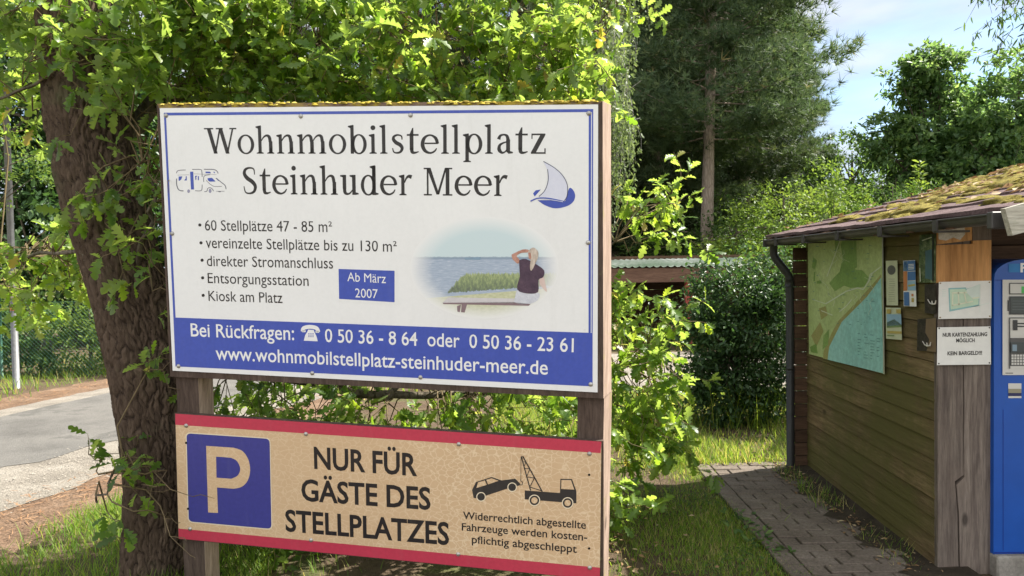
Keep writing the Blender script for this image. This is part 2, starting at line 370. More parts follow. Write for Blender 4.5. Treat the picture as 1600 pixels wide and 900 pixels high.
# ------------------------------------------------------------------ ground, road, paths
def sheet(name, pts, z, mat, kind='structure'):
    b = MB(); b.add([(x, y, z) for x, y in pts], [tuple(range(len(pts)))])
    o = b.build(name, mat); return tag(o, kind=kind)
def grid_sheet(name, x0, x1, y0, y1, nx, ny, zf, mat):
    xs = np.linspace(x0, x1, nx); ys = np.linspace(y0, y1, ny); X, Y = np.meshgrid(xs, ys)
    V = np.stack([X.ravel(), Y.ravel(), zf(X, Y).ravel()], 1)
    i = np.arange((ny-1)*(nx-1)); r_ = i // (nx-1); c = i % (nx-1); a = r_*nx + c
    o = fast_mesh(name, V, np.stack([a, a+1, a+nx+1, a+nx], 1), np.full(len(i), .5), mat, smooth=True)
    return tag(o, kind='structure')
sheet('ground', [(-300,-300),(300,-300),(300,600),(-300,600)], -.02, field)
sheet('lawn_soil', [(-14,-6),(12,-6),(12,20),(-14,20)], -.008, soil)
RD = Vector((.24, .97, 0)).normalized(); RN = Vector((RD.y, -RD.x, 0))
def strip(name, o0, o1, z, mat, a0, a1, t0=-12, t1=40, step=.18, seed=1):
    rr = np.random.default_rng(seed); n = int((t1 - t0) / step)
    def edge(o, amp):
        w_ = rr.normal(0, 1, n + 12); w_ = np.convolve(w_, np.ones(9) / 3, 'same')[6:6+n] * amp * .6 + rr.normal(0, amp * .4, n)
        return o + w_
    e0 = edge(o0, a0); e1 = edge(o1, a1); b = MB()
    for i in range(n):
        t = t0 + i * step; p = RD * t
        q0 = p + RN * e0[i]; q1 = p + RN * e1[i]; b.v += [(q0.x, q0.y, z), (q1.x, q1.y, z)]
    for i in range(n - 1): b.f.append([2*i, 2*i+1, 2*i+3, 2*i+2]); b.m.append(0); b.r.append(.5); b.sm.append(False)
    return tag(b.build(name, mat), kind='structure')
strip('verge_soil', -8.75, -3.95, -.004, needle_soil, .07, .12, seed=3)
strip('gravel_shoulder', -8.02, -4.62, .0, gravel, .05, .09, seed=4)
strip('road', -7.62, -5.36, .004, asphalt, .03, .11, seed=5)

# brick path along the hut
b = MB(); rr = random.Random(5)
PX0, PX1, PY0, PY1 = 1.53, 2.2, 2.4, 5.72
y = PY0; row = 0
while y < PY1:
    t = rr.uniform(-.004, .004)
    b.box((PX0-.115 - .05*(PY1-y)/3, y + t, -.05), (PX0 - .008 - .05*(PY1-y)/3, y + .196 + t, .022 + rr.uniform(-.004,.004)), 0, rr.random(), .004) if row % 2 == 0 else None
    x = PX0 - .05*(PY1-y)/3 - (.10 if row % 2 else 0.0); first = True
    while x < PX1:
        x1 = min(x + .198, PX1 + .02)
        xs = max(x, PX0 - .05*(PY1-y)/3)
        if x1 - xs > .03:
            tz = .02 + rr.uniform(-.004, .004)
            b.box((xs + .0022, y + .0035 + rr.uniform(-.0015,.0015), -.05), (x1 - .0022, y + .0968 + rr.uniform(-.002,.002), tz), 0, rr.random(), .004)
        x += .204
    y += .1005; row += 1
tag(b.build('brick_path', brick), kind='structure')
sheet('path_bed', [(PX0-.17,PY0),(PX1+.05,PY0),(PX1+.05,PY1),(PX0-.13,PY1)], .008, joint)
b = MB(); rr = random.Random(15); n = 60; ed0 = [2.02 + .07*math.sin(k*.55) + rr.uniform(-.04,.04) - .10*(k/n) for k in range(n+1)]      # soil washed along the hut wall
for k in range(n+1):
    yy = 3.3 + k*(5.72-3.3)/n; b.v += [(ed0[k] + .12*max(0, (yy-4.4)/1.3), yy, .0225), (2.30, yy, .034)]
for k in range(n): b.f.append([2*k, 2*k+1, 2*k+3, 2*k+2]); b.m.append(0); b.r.append(.5); b.sm.append(False)
tag(b.build('soil_strip', M_noise("damp_soil", [(.3, (.03,.023,.016)), (.6, (.06,.047,.032)), (.8, (.05,.055,.024))], 8, bmp=.012, bscale=60)), kind='structure')
b = MB()                                                                    # sunny gravel yard behind the bush
pts = []
for k in range(40):
    a = 2 * math.pi * k / 40; q = 1 + random.uniform(-.1, .1)
    pts.append((2.6 + 3.4 * math.cos(a) * q, 11.2 + 2.3 * math.sin(a) * q, -.002))
b.add(pts, [tuple(range(40))]); tag(b.build('gravel_yard', gravel), kind='structure')

# ------------------------------------------------------------------ grass and litter
def vnoise(x, y, s, seed=0):
    r_ = np.random.default_rng(seed); v = np.zeros_like(x)
    for k in range(7):
        a = r_.uniform(0, 6.28); f = s * r_.uniform(.5, 2.2); v += np.sin((x * math.cos(a) + y * math.sin(a)) * f + r_.uniform(0, 6.28))
    return v / 3.2
GP, GA, GN, GS, GR = [], [], [], [], []
def grass(n, xf, yf, keep, h0, h1, rbase=0.0, wid=.006, dry=.0):
    x = rng.uniform(*xf, n); y = rng.uniform(*yf, n)
    k = keep(x, y); k = rng.random(n) < k; x, y = x[k], y[k]; n = len(x)
    a = rng.uniform(0, 6.283, n); t = rng.uniform(.05, .75, n)
    GP.append(np.stack([x, y, np.full(n, -.006)], 1)); GA.append(np.stack([np.cos(a) * t, np.sin(a) * t, np.ones(n)], 1))
    GN.append(np.stack([np.cos(a), np.sin(a), np.full(n, -.2)], 1))
    h = rng.uniform(h0, h1, n) * (1 + .45 * vnoise(x, y, 3.0, 4))
    GS.append(np.stack([np.full(n, wid) * rng.uniform(.6, 1.3, n), np.abs(h) + .01], 1))
    r_ = np.clip(rng.normal(.42 + rbase, .2, n), 0, .86); d = rng.random(n) < dry; r_[d] = rng.uniform(.9, 1, d.sum()); GR.append(r_)
def off(x, y): return x * RN.x + y * RN.y
grass(60000, (-4.3,-1.3), (2.9,7.5), lambda x, y: np.clip((off(x, y) + 4.02 + .16 * vnoise(x, y, 3, 1)) * 5, 0, 1) * np.clip(.75 + .5 * vnoise(x, y, 2.5, 2), 0, 1), .05, .13, .06, .006, .03)
grass(14000, (-1.4,.7), (2.6,6.6), lambda x, y: np.clip(.35 + .6 * vnoise(x, y, 2.2, 8), 0, 1), .03, .07, 0, .005, .1)
grass(52000, (.2,1.62), (2.9,5.95), lambda x, y: np.clip(.42 + 1.05 * vnoise(x, y, 2.7, 3), .05, 1) * np.clip((1.50 - .03*(5.7-y) + .06*vnoise(x, y, 6, 5) - x) * 12, 0.0, 1), .022, .05, .08, .0042, .16)
grass(34000, (-.2,3.2), (5.75,9.2), lambda x, y: np.clip(.6 + .6 * vnoise(x, y, 2.3, 6), .08, 1), .05, .15, .2, .008, .15)
grass(16000, (-14,-5.5), (4,14), lambda x, y: np.clip((-8.6 - off(x, y) + .2 * vnoise(x, y, 2, 9)) * 4, 0, 1) * np.clip(.7 + .5 * vnoise(x, y, 2, 7), .1, 1), .07, .2, .1, .011, .14)
grass(26000, (-5.2,11), (8.6,22), lambda x, y: np.clip((off(x, y) + 4.2) * 3, 0, 1) * np.clip(.6 + .6 * vnoise(x, y, 1.2, 12), .05, 1) * np.clip(((x-2.6)/3.3)**2 + ((y-11.2)/2.2)**2 - .8, 0, 1), .12, .4, .12, .02, .12)
grass(110, (1.52,2.12), (2.9,5.6), lambda x, y: np.clip(vnoise(x, y, 5, 13), 0, 1), .03, .09, 0, .005, .2)
grass(900, (1.95,2.14), (3.4,5.8), lambda x, y: np.clip(.3 + vnoise(x, y, 5, 14), 0, 1), .03, .09, -.1, .005, .2)
o = scatter('grass', *BLADE, np.concatenate(GP), np.concatenate(GA), np.concatenate(GN), np.concatenate(GS), np.concatenate(GR), grass_m)
tag(o, 'patchy green grass with dry blades growing beside the path and road', 'grass', kind='stuff')
# weeds: broad low leaves along the path edge
n = 700; x = rng.uniform(1.05, 1.5, n); y = rng.uniform(3.4, 5.8, n); k = vnoise(x, y, 4, 22) > .1; x, y = x[k], y[k]; n = len(x); a = rng.uniform(0, 6.28, n)
o = scatter('ground_weeds', *OVATE, np.stack([x, y, rng.uniform(0, .03, n)], 1), np.stack([np.cos(a), np.sin(a), rng.uniform(.2, .9, n)], 1), np.tile([0, 0, 1.0], (n, 1)) + rng.normal(0, .2, (n, 3)), rng.uniform(.03, .06, n), rng.random(n), mid_leaf)
tag(o, 'low broad leaved weeds along the left edge of the brick path', 'weeds', kind='stuff')
n = 5200; x = rng.uniform(.2, 1.5, n); y = rng.uniform(2.9, 5.9, n); k = vnoise(x, y, 3.1, 25) > .0; x, y = x[k], y[k]; n = len(x); a = rng.uniform(0, 6.28, n)
o = scatter('clover', *OVATE, np.stack([x, y, rng.uniform(0, .025, n)], 1), np.stack([np.cos(a), np.sin(a), rng.uniform(-.1, .5, n)], 1), np.tile([0, 0, 1.0], (n, 1)) + rng.normal(0, .25, (n, 3)), rng.uniform(.012, .03, n), rng.random(n), mid_leaf)
tag(o, 'small round leaved clover growing between the grass left of the path', 'clover', kind='stuff')
# dry needles on the road verge, fallen leaves on path and lawn
def litter(name, n, xf, yf, keep, tmpl, size, mat, label, cat, z=.004, lie=.12):
    x = rng.uniform(*xf, n); y = rng.uniform(*yf, n); k = rng.random(n) < keep(x, y); x, y = x[k], y[k]; n = len(x); a = rng.uniform(0, 6.28, n)
    o = scatter(name, *tmpl, np.stack([x, y, np.full(n, z) + rng.uniform(0, .008, n)], 1), np.stack([np.cos(a), np.sin(a), rng.normal(0, lie, n)], 1),
                np.stack([rng.normal(0, lie*2, n), rng.normal(0, lie*2, n), np.ones(n)], 1), rng.uniform(*size, n), rng.random(n), mat)
    return tag(o, label, cat, kind='stuff')
STICK = ([(-.035,0,0),(.035,0,0),(.02,1,0),(-.02,1,0)], [(0,1,2,3)])
litter('needle_litter', 16000, (-7.2,-2.4), (3.6,12), lambda x, y: np.clip(1.0 - np.abs(off(x, y) + 4.35) * 1.9, 0, 1) + np.clip(1 - np.abs(off(x, y) + 8.3) * 2.4, 0, 1), STICK, (.04,.10), needle_m, 'reddish brown pine needles lying along the road verge', 'needle litter', .006)
litter('leaf_litter', 5200, (.2,2.14), (2.8,6.3), lambda x, y: np.clip(.12 + .5 * vnoise(x, y, 2.2, 31), 0.0, 1) * np.clip(1.45 - x, .03, 1) + np.clip((x - 1.86) * 3.0, 0, .9), OVATE, (.015,.045), dry_leaf_m, 'dry brown leaves scattered on the path and bare soil', 'leaf litter', .024)
STONE = ([(-.5,-.4,0),(.45,-.5,0),(.55,.4,0),(-.3,.5,0),(0,0,.5)], [(0,1,4),(1,2,4),(2,3,4),(3,0,4)])
stone_m = M_plain("stone", (.26,.235,.20), .9, .2, var=.4, scale=25)
litter('loose_gravel', 12000, (-7,-2.6), (4.2,10), lambda x, y: np.clip(1 - np.abs(off(x, y) + 5.0) * 1.5, 0, 1) * .9, STONE, (.005,.016), stone_m, 'loose pale gravel stones on the near road shoulder', 'gravel', .004, .03)
# ------------------------------------------------------------------ the two-panel notice board
SPOS = Vector((-.62127275, 3.28886098, 1.69766642))
SM = Matrix.Rotation(-.16594871, 4, 'Z') @ Matrix.Rotation(.0901381, 4, 'X') @ Matrix.Rotation(.03856994, 4, 'Y')
SXF = Matrix.Translation(SPOS) @ SM
SN = (SM.to_3x3() @ Vector((0, 1, 0)))
def L(px, py, d=0.0):                       # photo point -> board plane, d metres proud of it
    q = ray(px, py); s = (SPOS - SN * d - CAM).dot(SN) / q.dot(SN)
    p = SM.to_3x3().transposed() @ (CAM + q * s - SPOS); return Vector((p.x, -d, p.z))
sign = thing('notice_board', (-.55, 3.36, 0), 'large wooden notice board with a white and blue panel above a tan parking panel', 'sign')
frame_wood = M_wood("brown_painted_wood", [(.3, (.055,.038,.030)), (.6, (.092,.066,.053)), (.8, (.14,.105,.082))], 2, 30, (.12,.11,.05), 7, bmp=.002, stain_rng=(.60,.72))
edge_wood = M_wood("weathered_frame_wood", [(.3, (.10,.07,.055)), (.6, (.19,.13,.10)), (.85, (.26,.19,.15))], 0, 26, (.40,.30,.03), 14, bmp=.004, stain_rng=(.42,.6))
white_p = M_flat("white_enamel", (.80,.81,.815)); blue_p = M_flat("blue_print", (.055,.092,.43)); black_p = M_flat("black_print", (.022,.019,.021))
navy_p = M_flat("navy_print", (.05,.052,.26)); red_p = M_flat("red_print", (.50,.045,.085)); dgrey_p = M_flat("dark_grey_print", (.035,.032,.033))
steel = M_plain("zinc_steel", (.42,.41,.39), .45, .5, .8, .2, 30)
rust_dark = M_plain("dark_hole", (.02,.018,.016), .9, .1)
# tan crackled panel
tan, nt, p, o = newmat("crackled_tan"); setp(p, .4, .4)
v = coords(nt, (1, 1, 1.25)); vo = nt.nodes.new('ShaderNodeTexVoronoi'); vo.feature = 'DISTANCE_TO_EDGE'; vo.inputs['Scale'].default_value = 31
wv = nt.nodes.new('ShaderNodeVectorMath'); wv.operation = 'MULTIPLY_ADD'; wv.inputs[1].default_value = (.05,.05,.05)
nv = nt.nodes.new('ShaderNodeTexNoise'); nv.inputs['Scale'].default_value = 16; nt.links.new(v, nv.inputs['Vector'])
nt.links.new(nv.outputs['Color'], wv.inputs[0]); nt.links.new(v, wv.inputs[2]); nt.links.new(wv.outputs[0], vo.inputs['Vector'])
cr = ramp(nt, vo.outputs['Distance'], [(.0, .95), (.04, .5), (.075, 0.0)])
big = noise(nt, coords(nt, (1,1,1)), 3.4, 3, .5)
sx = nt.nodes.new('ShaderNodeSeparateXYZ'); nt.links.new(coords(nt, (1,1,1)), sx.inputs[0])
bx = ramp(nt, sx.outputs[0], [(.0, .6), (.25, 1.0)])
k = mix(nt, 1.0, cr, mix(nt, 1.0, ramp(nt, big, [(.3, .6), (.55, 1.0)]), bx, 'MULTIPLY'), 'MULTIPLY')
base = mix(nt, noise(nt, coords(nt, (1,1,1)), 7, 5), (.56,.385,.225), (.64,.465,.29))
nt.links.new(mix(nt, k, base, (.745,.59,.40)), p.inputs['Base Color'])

def SB(): return MB()
def poly(b, pts, d, mi=0): b.add([L(x, y, d) for x, y in pts], [tuple(range(len(pts)))], mi)
def stroke(b, pts, wd, d, mi=0, closed=False):       # pixel polyline with pixel widths, as a flat ribbon
    n = len(pts)
    if not hasattr(wd, '__len__'): wd = [wd] * n
    vs = []
    for i in range(n):
        a = pts[(i-1) % n] if closed or i else pts[i]; c = pts[(i+1) % n] if closed or i < n-1 else pts[i]
        dx, dy = c[0]-a[0], c[1]-a[1]; q = math.hypot(dx, dy) or 1; nx, ny = -dy/q, dx/q
        vs += [L(pts[i][0]+nx*wd[i]/2, pts[i][1]+ny*wd[i]/2, d), L(pts[i][0]-nx*wd[i]/2, pts[i][1]-ny*wd[i]/2, d)]
    fs = [(2*i, 2*i+1, 2*((i+1) % n)+1, 2*((i+1) % n)) for i in range(n if closed else n-1)]
    b.add(vs, fs, mi)
def circ(cx, cy, rx, ry=None, n=28, a0=0, a1=2*math.pi):
    ry = ry or rx; return [(cx + rx*math.cos(a0+(a1-a0)*i/n), cy + ry*math.sin(a0+(a1-a0)*i/n)) for i in range(n)]
def smooth(pts, n=8):
    o = []; P_ = [pts[0]] + list(pts) + [pts[-1]]
    for i in range(1, len(P_)-2):
        for k in range(n):
            t = k/n; a, b_, c, d = (np.array(P_[j], float) for j in (i-1, i, i+1, i+2))
            o.append(tuple(.5*((2*b_)+(-a+c)*t+(2*a-5*b_+4*c-d)*t*t+(-a+3*b_-3*c+d)*t**3)))
    o.append(tuple(map(float, pts[-1]))); return o

# posts : run from below ground to the top of the board, behind the panels
DEP = .125
def post(b, x0t, x1t, x0b, x1b, zt, zb, d0, fl=0.0):
    b.hexa([(x0b, d0, zb), (x1b, d0, zb), (x1b+fl, d0+DEP, zb), (x0b, d0+DEP, zb)], [(x0t, d0, zt), (x1t, d0, zt), (x1t+fl, d0+DEP, zt), (x0t, d0+DEP, zt)])
b = SB(); post(b, -1.0, -.885, -1.012, -.897, -.637, -1.86, .022); pl_ = b.build('post', frame_wood, sign, SXF)
b = SB(); post(b, .925, 1.040, .93, 1.045, -.637, -1.86, .022, .03); pr = b.build('post', frame_wood, sign, SXF)
# upper board : frame rails around a backing sheet
b = SB()
b.hexa([L(*q, 0.0) + Vector((0,.004,0)) for q in ((249.6,169),(934.5,163),(933.6,613),(269.9,579))], [L(*q, 0.0) + Vector((0,.115,0)) for q in ((249.6,169),(934.5,163),(933.6,613),(269.9,579))])
b.build('backing_board', frame_wood, sign, SXF)
b = SB()
def rail(q, y0=-.004, y1=.125, fl=0.0): b.hexa([L(*k) + Vector((0, y0, 0)) for k in q], [L(*k) + Vector((fl if 0 < i < 3 else 0, y1, 0)) for i, k in enumerate(q)])
rail([(245.8,162.3),(953-11.5,157.9),(934.6,163.1),(249.5,168.9)][:2] + [(936.0,163.0),(249.5,168.8)])
b.build('frame_rail', edge_wood, sign, SXF)
b = SB(); rail([(245.8,162.6),(249.4,168.9),(269.7,579.1),(266.9,588)]); b.build('frame_rail', frame_wood, sign, SXF)
b = SB(); rail([(269.8,579.2),(933.7,613.3),(943,622.4),(266.9,588.1)]); b.build('frame_rail', frame_wood, sign, SXF)
lit_side = M_wood('sunlit_side_wood', [(.3, (.24,.17,.13)), (.55, (.38,.28,.22)), (.8, (.48,.38,.31))], 2, 30, (.30,.26,.10), 9, bmp=.003, stain_rng=(.58,.72))  # sunlight on the right-hand faces, painted in as paler wood
b = SB(); rail([(934.7,163.1),(941.6,157.9),(943,622.3),(933.8,613.2)], fl=.03); fr = b.build('frame_rail', [frame_wood, lit_side], sign, SXF); fr['label'] = 'frame rail with sunlight coloured into its pale outer side'; fr.data.polygons[3].material_index = 1
b = SB(); rr = random.Random(9)                         # crust of yellow lichen on the top edge
for k in range(420):
    t = rr.random(); px = 246 + t * 696; py = 162.3 - 4.4 * t
    q = L(px, py) + Vector((0, rr.uniform(-.006, .12), rr.uniform(-.012, .002) if rr.random() < .3 else 0.0))
    if q.z < L(px, py).z - .001: q.y = -.0045
    s_ = rr.uniform(.004, .013); b.dome(q, s_*1.3, s_, s_*.7, 6, 2, 0, rr.random(), .35)
for q_ in (pl_, pr): q_.data.materials.append(lit_side); q_.data.polygons[3].material_index = 1  # post right sides get the same painted-in sunlight
lichen = M_leaf("yellow_lichen", [(0,(.20,.15,.03)), (.5,(.40,.31,.04)), (1,(.52,.44,.12))], (1,1,1), .05, .95, .1)
lo = b.build('lichen', lichen, sign, SXF); lo['kind'] = 'stuff'

# upper panel (thing > part > sub-part)
PD = .008
b = SB(); q = ((249.5,168.9),(934.6,163.1),(933.7,613.2),(269.8,579.1))
b.hexa([L(*k, .0045) for k in q], [L(*k, PD) for k in q]); panel = b.build('information_panel', white_p, sign, SXF)
d1, d2, d3 = PD + .0006, PD + .0012, PD + .0018
b = SB()
oT = [(255.9,176.1),(927.1,170.3),(925.9,603.7),(274.1,572.5)]; lx = (270.9,496)
poly(b, [(255.9,176.1),(927.1,170.3),(926.9,175.0),(259.0,180.4)], d1)                        # top rule
poly(b, [(255.9,176.1),(259.3,180.3),(274.3,496),(270.9,496)], d1)                          # left rule
poly(b, [(924.9,174.8),(926.9,174.8),(926.0,520),(924.4,520)], d1); poly(b, [(919.9,175.0),(923.6,175.0),(923.0,520),(919.6,520)], d1)
poly(b, [(270.9,496),(926.0,520.2),(925.9,603.7),(274.1,572.5)], d1)                         # blue band
b.build('blue_print', blue_p, panel, SXF)
b = SB(); poly(b, [(526.6,416.8),(620.2,419.7),(620.8,475.7),(526.6,470.8)], d1); 
poly(b, [(529,420.2),(616.5,423),(616.5,472.2),(529.8,467)], d2, 1); sticker = b.build('date_sticker', [white_p, blue_p], panel, SXF)

# lettering
_fc = bpy.data.curves.new("tmp_font", 'FONT')
def glyphs(body, bold=0.0):
    c = bpy.data.curves.new("tmp_text", 'FONT'); c.body = body; c.size = 1.0; c.offset = bold; c.resolution_u = 3
    o = bpy.data.objects.new("tmp_text", c); COL.objects.link(o); bpy.context.view_layer.update()
    me = bpy.data.meshes.new_from_object(o.evaluated_get(bpy.context.evaluated_depsgraph_get()))
    bpy.data.objects.remove(o); vs = [v.co.copy() for v in me.vertices]; fs = [tuple(p.vertices) for p in me.polygons]
    bpy.data.meshes.remove(me); return vs, fs
CAP = max(v.y for v in glyphs("H")[0])
XH = max(v.y for v in glyphs("x")[0])
def xh_map(y):
    if y <= 0: return y
    X2 = CAP * .72
    return y * X2 / XH if y < XH else X2 + (y - XH) * (CAP - X2) / (CAP - XH)
def lay(b, vs, fs, P0, P1, h, capu, mi=0, updir=None):
    """put glyph mesh between baseline points P0..P1 (plane points), cap height h metres"""
    x0 = min(v.x for v in vs); x1 = max(v.x for v in vs); ex = (P1 - P0) / (x1 - x0)
    up = (updir or Vector((0, 0, 1))) * (h / capu)
    b.add([P0 + ex * (v.x - x0) + up * v.y for v in vs], fs, mi)
def text(b, body, p0, p1, hpx, d, mi=0, bold=0.0):
    P0 = L(*p0, d); P1 = L(*p1, d); h = (L(p0[0], p0[1]-hpx, d) - P0).length
    up = (L(p0[0] + .0, p0[1] - 40, d) - P0); up = Vector((0, 0, 1))
    vs, fs = glyphs(body, bold)
    if body.upper() != body:                    # taller x-height, as in the photo's humanist sans
        for v_ in vs: v_.y = xh_map(v_.y)
    lay(b, vs, fs, P0, P1, h, CAP, mi, up)

# hand-built book serif for the two headline lines (unit = x-height)
SW, HT, SE_ = .172, .058, .10
def serif_glyph(ch):
    vs, fs = [], []
    def add(p, f=None):
        bb = len(vs); vs.extend(Vector((x, y, 0)) for x, y in p); fs.extend([tuple(bb+i for i in q) for q in (f or [tuple(range(len(p)))])])
    def rect(x0, y0, x1, y1): add([(x0,y0),(x1,y0),(x1,y1),(x0,y1)])
    def stem(x, y0, y1, foot=True, flag=True, lf=1, rf=1):
        rect(x, y0, x+SW, y1)
        if foot: add([(x-SE_*lf, y0),(x+SW+SE_*rf, y0),(x+SW+SE_*rf, y0+HT*.8),(x+SW, y0+HT*1.5),(x, y0+HT*1.5),(x-SE_*lf, y0+HT*.8)])
        if flag: add([(x-SE_*1.2, y1-.085),(x, y1-.15),(x+SW*.6, y1-.05),(x+SW, y1+.03),(x+SW*.5,y1+.01),(x-SE_*1.2, y1-.03)])
    def ribbon(pts, wd, n=7):
        q = smooth([(x, y, w_) for (x, y), w_ in zip(pts, wd)], n); m_ = len(q); P_ = []
        for i in range(m_):
            a = q[max(i-1,0)]; c = q[min(i+1,m_-1)]; dx, dy = c[0]-a[0], c[1]-a[1]; l = math.hypot(dx,dy) or 1
            P_ += [(q[i][0]-dy/l*q[i][2]/2, q[i][1]+dx/l*q[i][2]/2), (q[i][0]+dy/l*q[i][2]/2, q[i][1]-dx/l*q[i][2]/2)]
        add(P_, [(2*i, 2*i+1, 2*i+3, 2*i+2) for i in range(m_-1)])
    def bowl(cx, cy, rx, ry, s=SW, t=.075, n=36):
        P_ = []
        for i in range(n):
            a = 2*math.pi*i/n; P_ += [(cx+rx*math.cos(a), cy+ry*math.sin(a)), (cx+(rx-s)*math.cos(a-.12), cy+(ry-t)*math.sin(a-.12))]
        add(P_, [(2*i, 2*i+1, (2*i+3) % (2*n), (2*i+2) % (2*n)) for i in range(n)])
    def arch(x): ribbon([(x+SW*.9,.66),(x+SW+.12,.86),(x+SW+.28,.95),(x+SW+.42,.88),(x+SW+.47,.62)], [.05,.075,.11,.16,SW])
    ASC = 1.46
    if ch == 'o': bowl(.47, .49, .45, .52); adv = .94
    elif ch == 'n': stem(.13,0,1); arch(.13); rect(.695,0,.885,.64); stem(.695,0,.3,flag=False); adv = 1.02
    elif ch == 'h': stem(.13,0,ASC); arch(.13); rect(.695,0,.885,.64); stem(.695,0,.3,flag=False); adv = 1.02
    elif ch == 'm':
        stem(.13,0,1); arch(.13); rect(.695,0,.885,.64); stem(.695,0,.3,flag=False); arch(.695); rect(1.26,0,1.45,.64); stem(1.26,0,.3,flag=False); adv = 1.58
    elif ch == 'u':
        rect(.15,.3,.34,1); add([(.02,.92),(.15,.88),(.34,1.0),(.02,.99)]); ribbon([(.245,.34),(.27,.12),(.4,.045),(.55,.1),(.7,.28)], [SW,.17,.11,.08,.05])
        rect(.66,0,.85,1); add([(.53,.92),(.66,.88),(.85,1.0),(.53,.99)]); add([(.85,0),(1.0,.03),(1.0,.09),(.85,.13)]); adv = 1.0
    elif ch == 'r': stem(.13,0,1); ribbon([(.30,.62),(.40,.84),(.53,.94),(.68,.9)], [.05,.09,.15,.2]); adv = .70
    elif ch == 'i': stem(.13,0,1); add([(.225+.125*math.cos(a*.5236),1.33+.125*math.sin(a*.5236)) for a in range(12)]); adv = .47
    elif ch == 'l': stem(.13,0,ASC); adv = .47
    elif ch == 'b': stem(.13,0,ASC,foot=False); bowl(.56,.49,.40,.52); adv = .99
    elif ch == 'd': bowl(.45,.49,.40,.52); rect(.66,0,.85,ASC); stem(.66,.9,ASC,foot=False); add([(.85,0),(.99,.03),(.99,.09),(.85,.13)]); adv = 1.0
    elif ch == 'p': stem(.13,-.42,1); bowl(.56,.49,.40,.52); adv = .99
    elif ch == 't': rect(.17,.2,.36,1.0); add([(.17,1.0),(.36,1.0),(.36,1.32),(.30,1.30)]); rect(.03,.91,.62,1.0); ribbon([(.265,.3),(.29,.1),(.42,.05),(.62,.11)], [SW,.17,.11,.05]); adv = .64
    elif ch == 's':
        ribbon([(.60,.72),(.57,.90),(.38,.955),(.20,.88),(.17,.73),(.30,.57),(.50,.45),(.60,.29),(.53,.11),(.36,.045),(.18,.09),(.12,.29)], [.05,.07,.09,.12,.16,.19,.19,.16,.12,.09,.07,.05]); adv = .74
    elif ch == 'S':
        ribbon([(.74,1.0),(.70,1.28),(.46,1.345),(.23,1.25),(.17,1.04),(.32,.82),(.60,.63),(.76,.40),(.68,.14),(.44,.04),(.20,.10),(.12,.40)], [.05,.07,.09,.14,.18,.21,.21,.18,.14,.09,.07,.05]); adv = .92
    elif ch == 'e':
        a = [math.radians(k) for k in (2,40,80,115,150,190,230,270,305,332)]
        ribbon([(.47+.375*math.cos(k), .49+.45*math.sin(k)) for k in a], [.16,.15,.09,.11,.17,.19,.16,.10,.085,.05]); rect(.2,.49,.86,.565); adv = .92
    elif ch == 'a':
        ribbon([(.14,.72),(.22,.90),(.40,.95),(.54,.88),(.595,.68)], [.17,.12,.09,.14,SW]); rect(.50,.1,.69,.70); add([(.50,.12),(.62,0),(.83,.03),(.83,.09),(.69,.14)])
        ribbon([(.55,.60),(.36,.54),(.19,.42),(.17,.2),(.3,.055),(.45,.1),(.56,.25)], [.06,.085,.13,.18,.12,.07,.05]); adv = .84
    elif ch == 'z': rect(.08,.92,.74,1.0); rect(.06,0,.76,.08); add([(.50,.93),(.74,.93),(.30,.07),(.06,.07)]); rect(.08,.74,.13,.93); rect(.70,.07,.76,.27); adv = .82
    elif ch == 'W':
        def dg(xt, xb, w_): add([(xt,1.36),(xt+w_,1.36),(xb+w_,0),(xb,0)])
        dg(.12,.47,.20); dg(.80,.50,.09); dg(.76,1.12,.20); dg(1.50,1.16,.09); rect(-.03,1.29,.48,1.36); rect(.62,1.29,1.0,1.36); rect(1.36,1.29,1.74,1.36); adv = 1.68
    elif ch == 'M':
        rect(.16,0,.25,1.36); rect(1.14,0,1.33,1.36); rect(.0,0,.42,.07); rect(.99,0,1.48,.07); rect(.0,1.29,.3,1.36); rect(1.1,1.29,1.48,1.36)
        add([(.16,1.36),(.36,1.36),(.80,.05),(.66,.05)]); add([(1.10,1.36),(1.2,1.36),(.80,.05),(.68,.05)]); adv = 1.52
    else: adv = .46
    return vs, fs, adv
def serif_text(b, body, p0, p1, xpx, d):
    V, Fs, x = [], [], 0.0
    for ch in body:
        vs, fs, adv = serif_glyph(ch); bb = len(V)
        V += [Vector((v.x + x, v.y, 0)) for v in vs]; Fs += [tuple(bb+i for i in f) for f in fs]; x += adv + .075
    P0 = L(*p0, d); lay(b, V, Fs, P0, L(*p1, d), (L(p0[0], p0[1]-xpx, d) - P0).length, 1.0)
b = SB()
serif_text(b, "Wohnmobilstellplatz", (320.3,240), (852.5,240.3), 29.3, d1)
serif_text(b, "Steinhuder Meer", (380.5,303.2), (793.2,306.3), 30.4, d1)
b.build('headline_lettering', black_p, panel, SXF)
b = SB()
for t_, p0, p1, dot, h in (("60 Stellplätze 47 - 85 m²", (320.4,360.2), (519,362.8), (312.2,351.5), 16.2), ("vereinzelte Stellplätze bis zu 130 m²", (321.8,387.4), (620,393.6), (314,379.4), 16.0),
        ("direkter Stromanschluss", (323.4,415.6), (520.4,419.7), (315.7,406.6), 16.0), ("Entsorgungsstation", (324.8,442.2), (482.3,446.8), (316.6,434.1), 15.6), ("Kiosk am Platz", (326,470), (441.5,473.6), (317.4,461.5), 15.6)):
    b = SB(); text(b, t_, p0, p1, h, d1, 0, 0.0); poly(b, circ(dot[0], dot[1], 2.5, n=12), d1)
    b.build('list_line', black_p, panel, SXF)
b = SB()
text(b, "Bei Rückfragen:", (298.4,525.4), (459.8,531.4), 20, d2, 0, .008); b.build('contact_lettering', white_p, panel, SXF); b = SB()
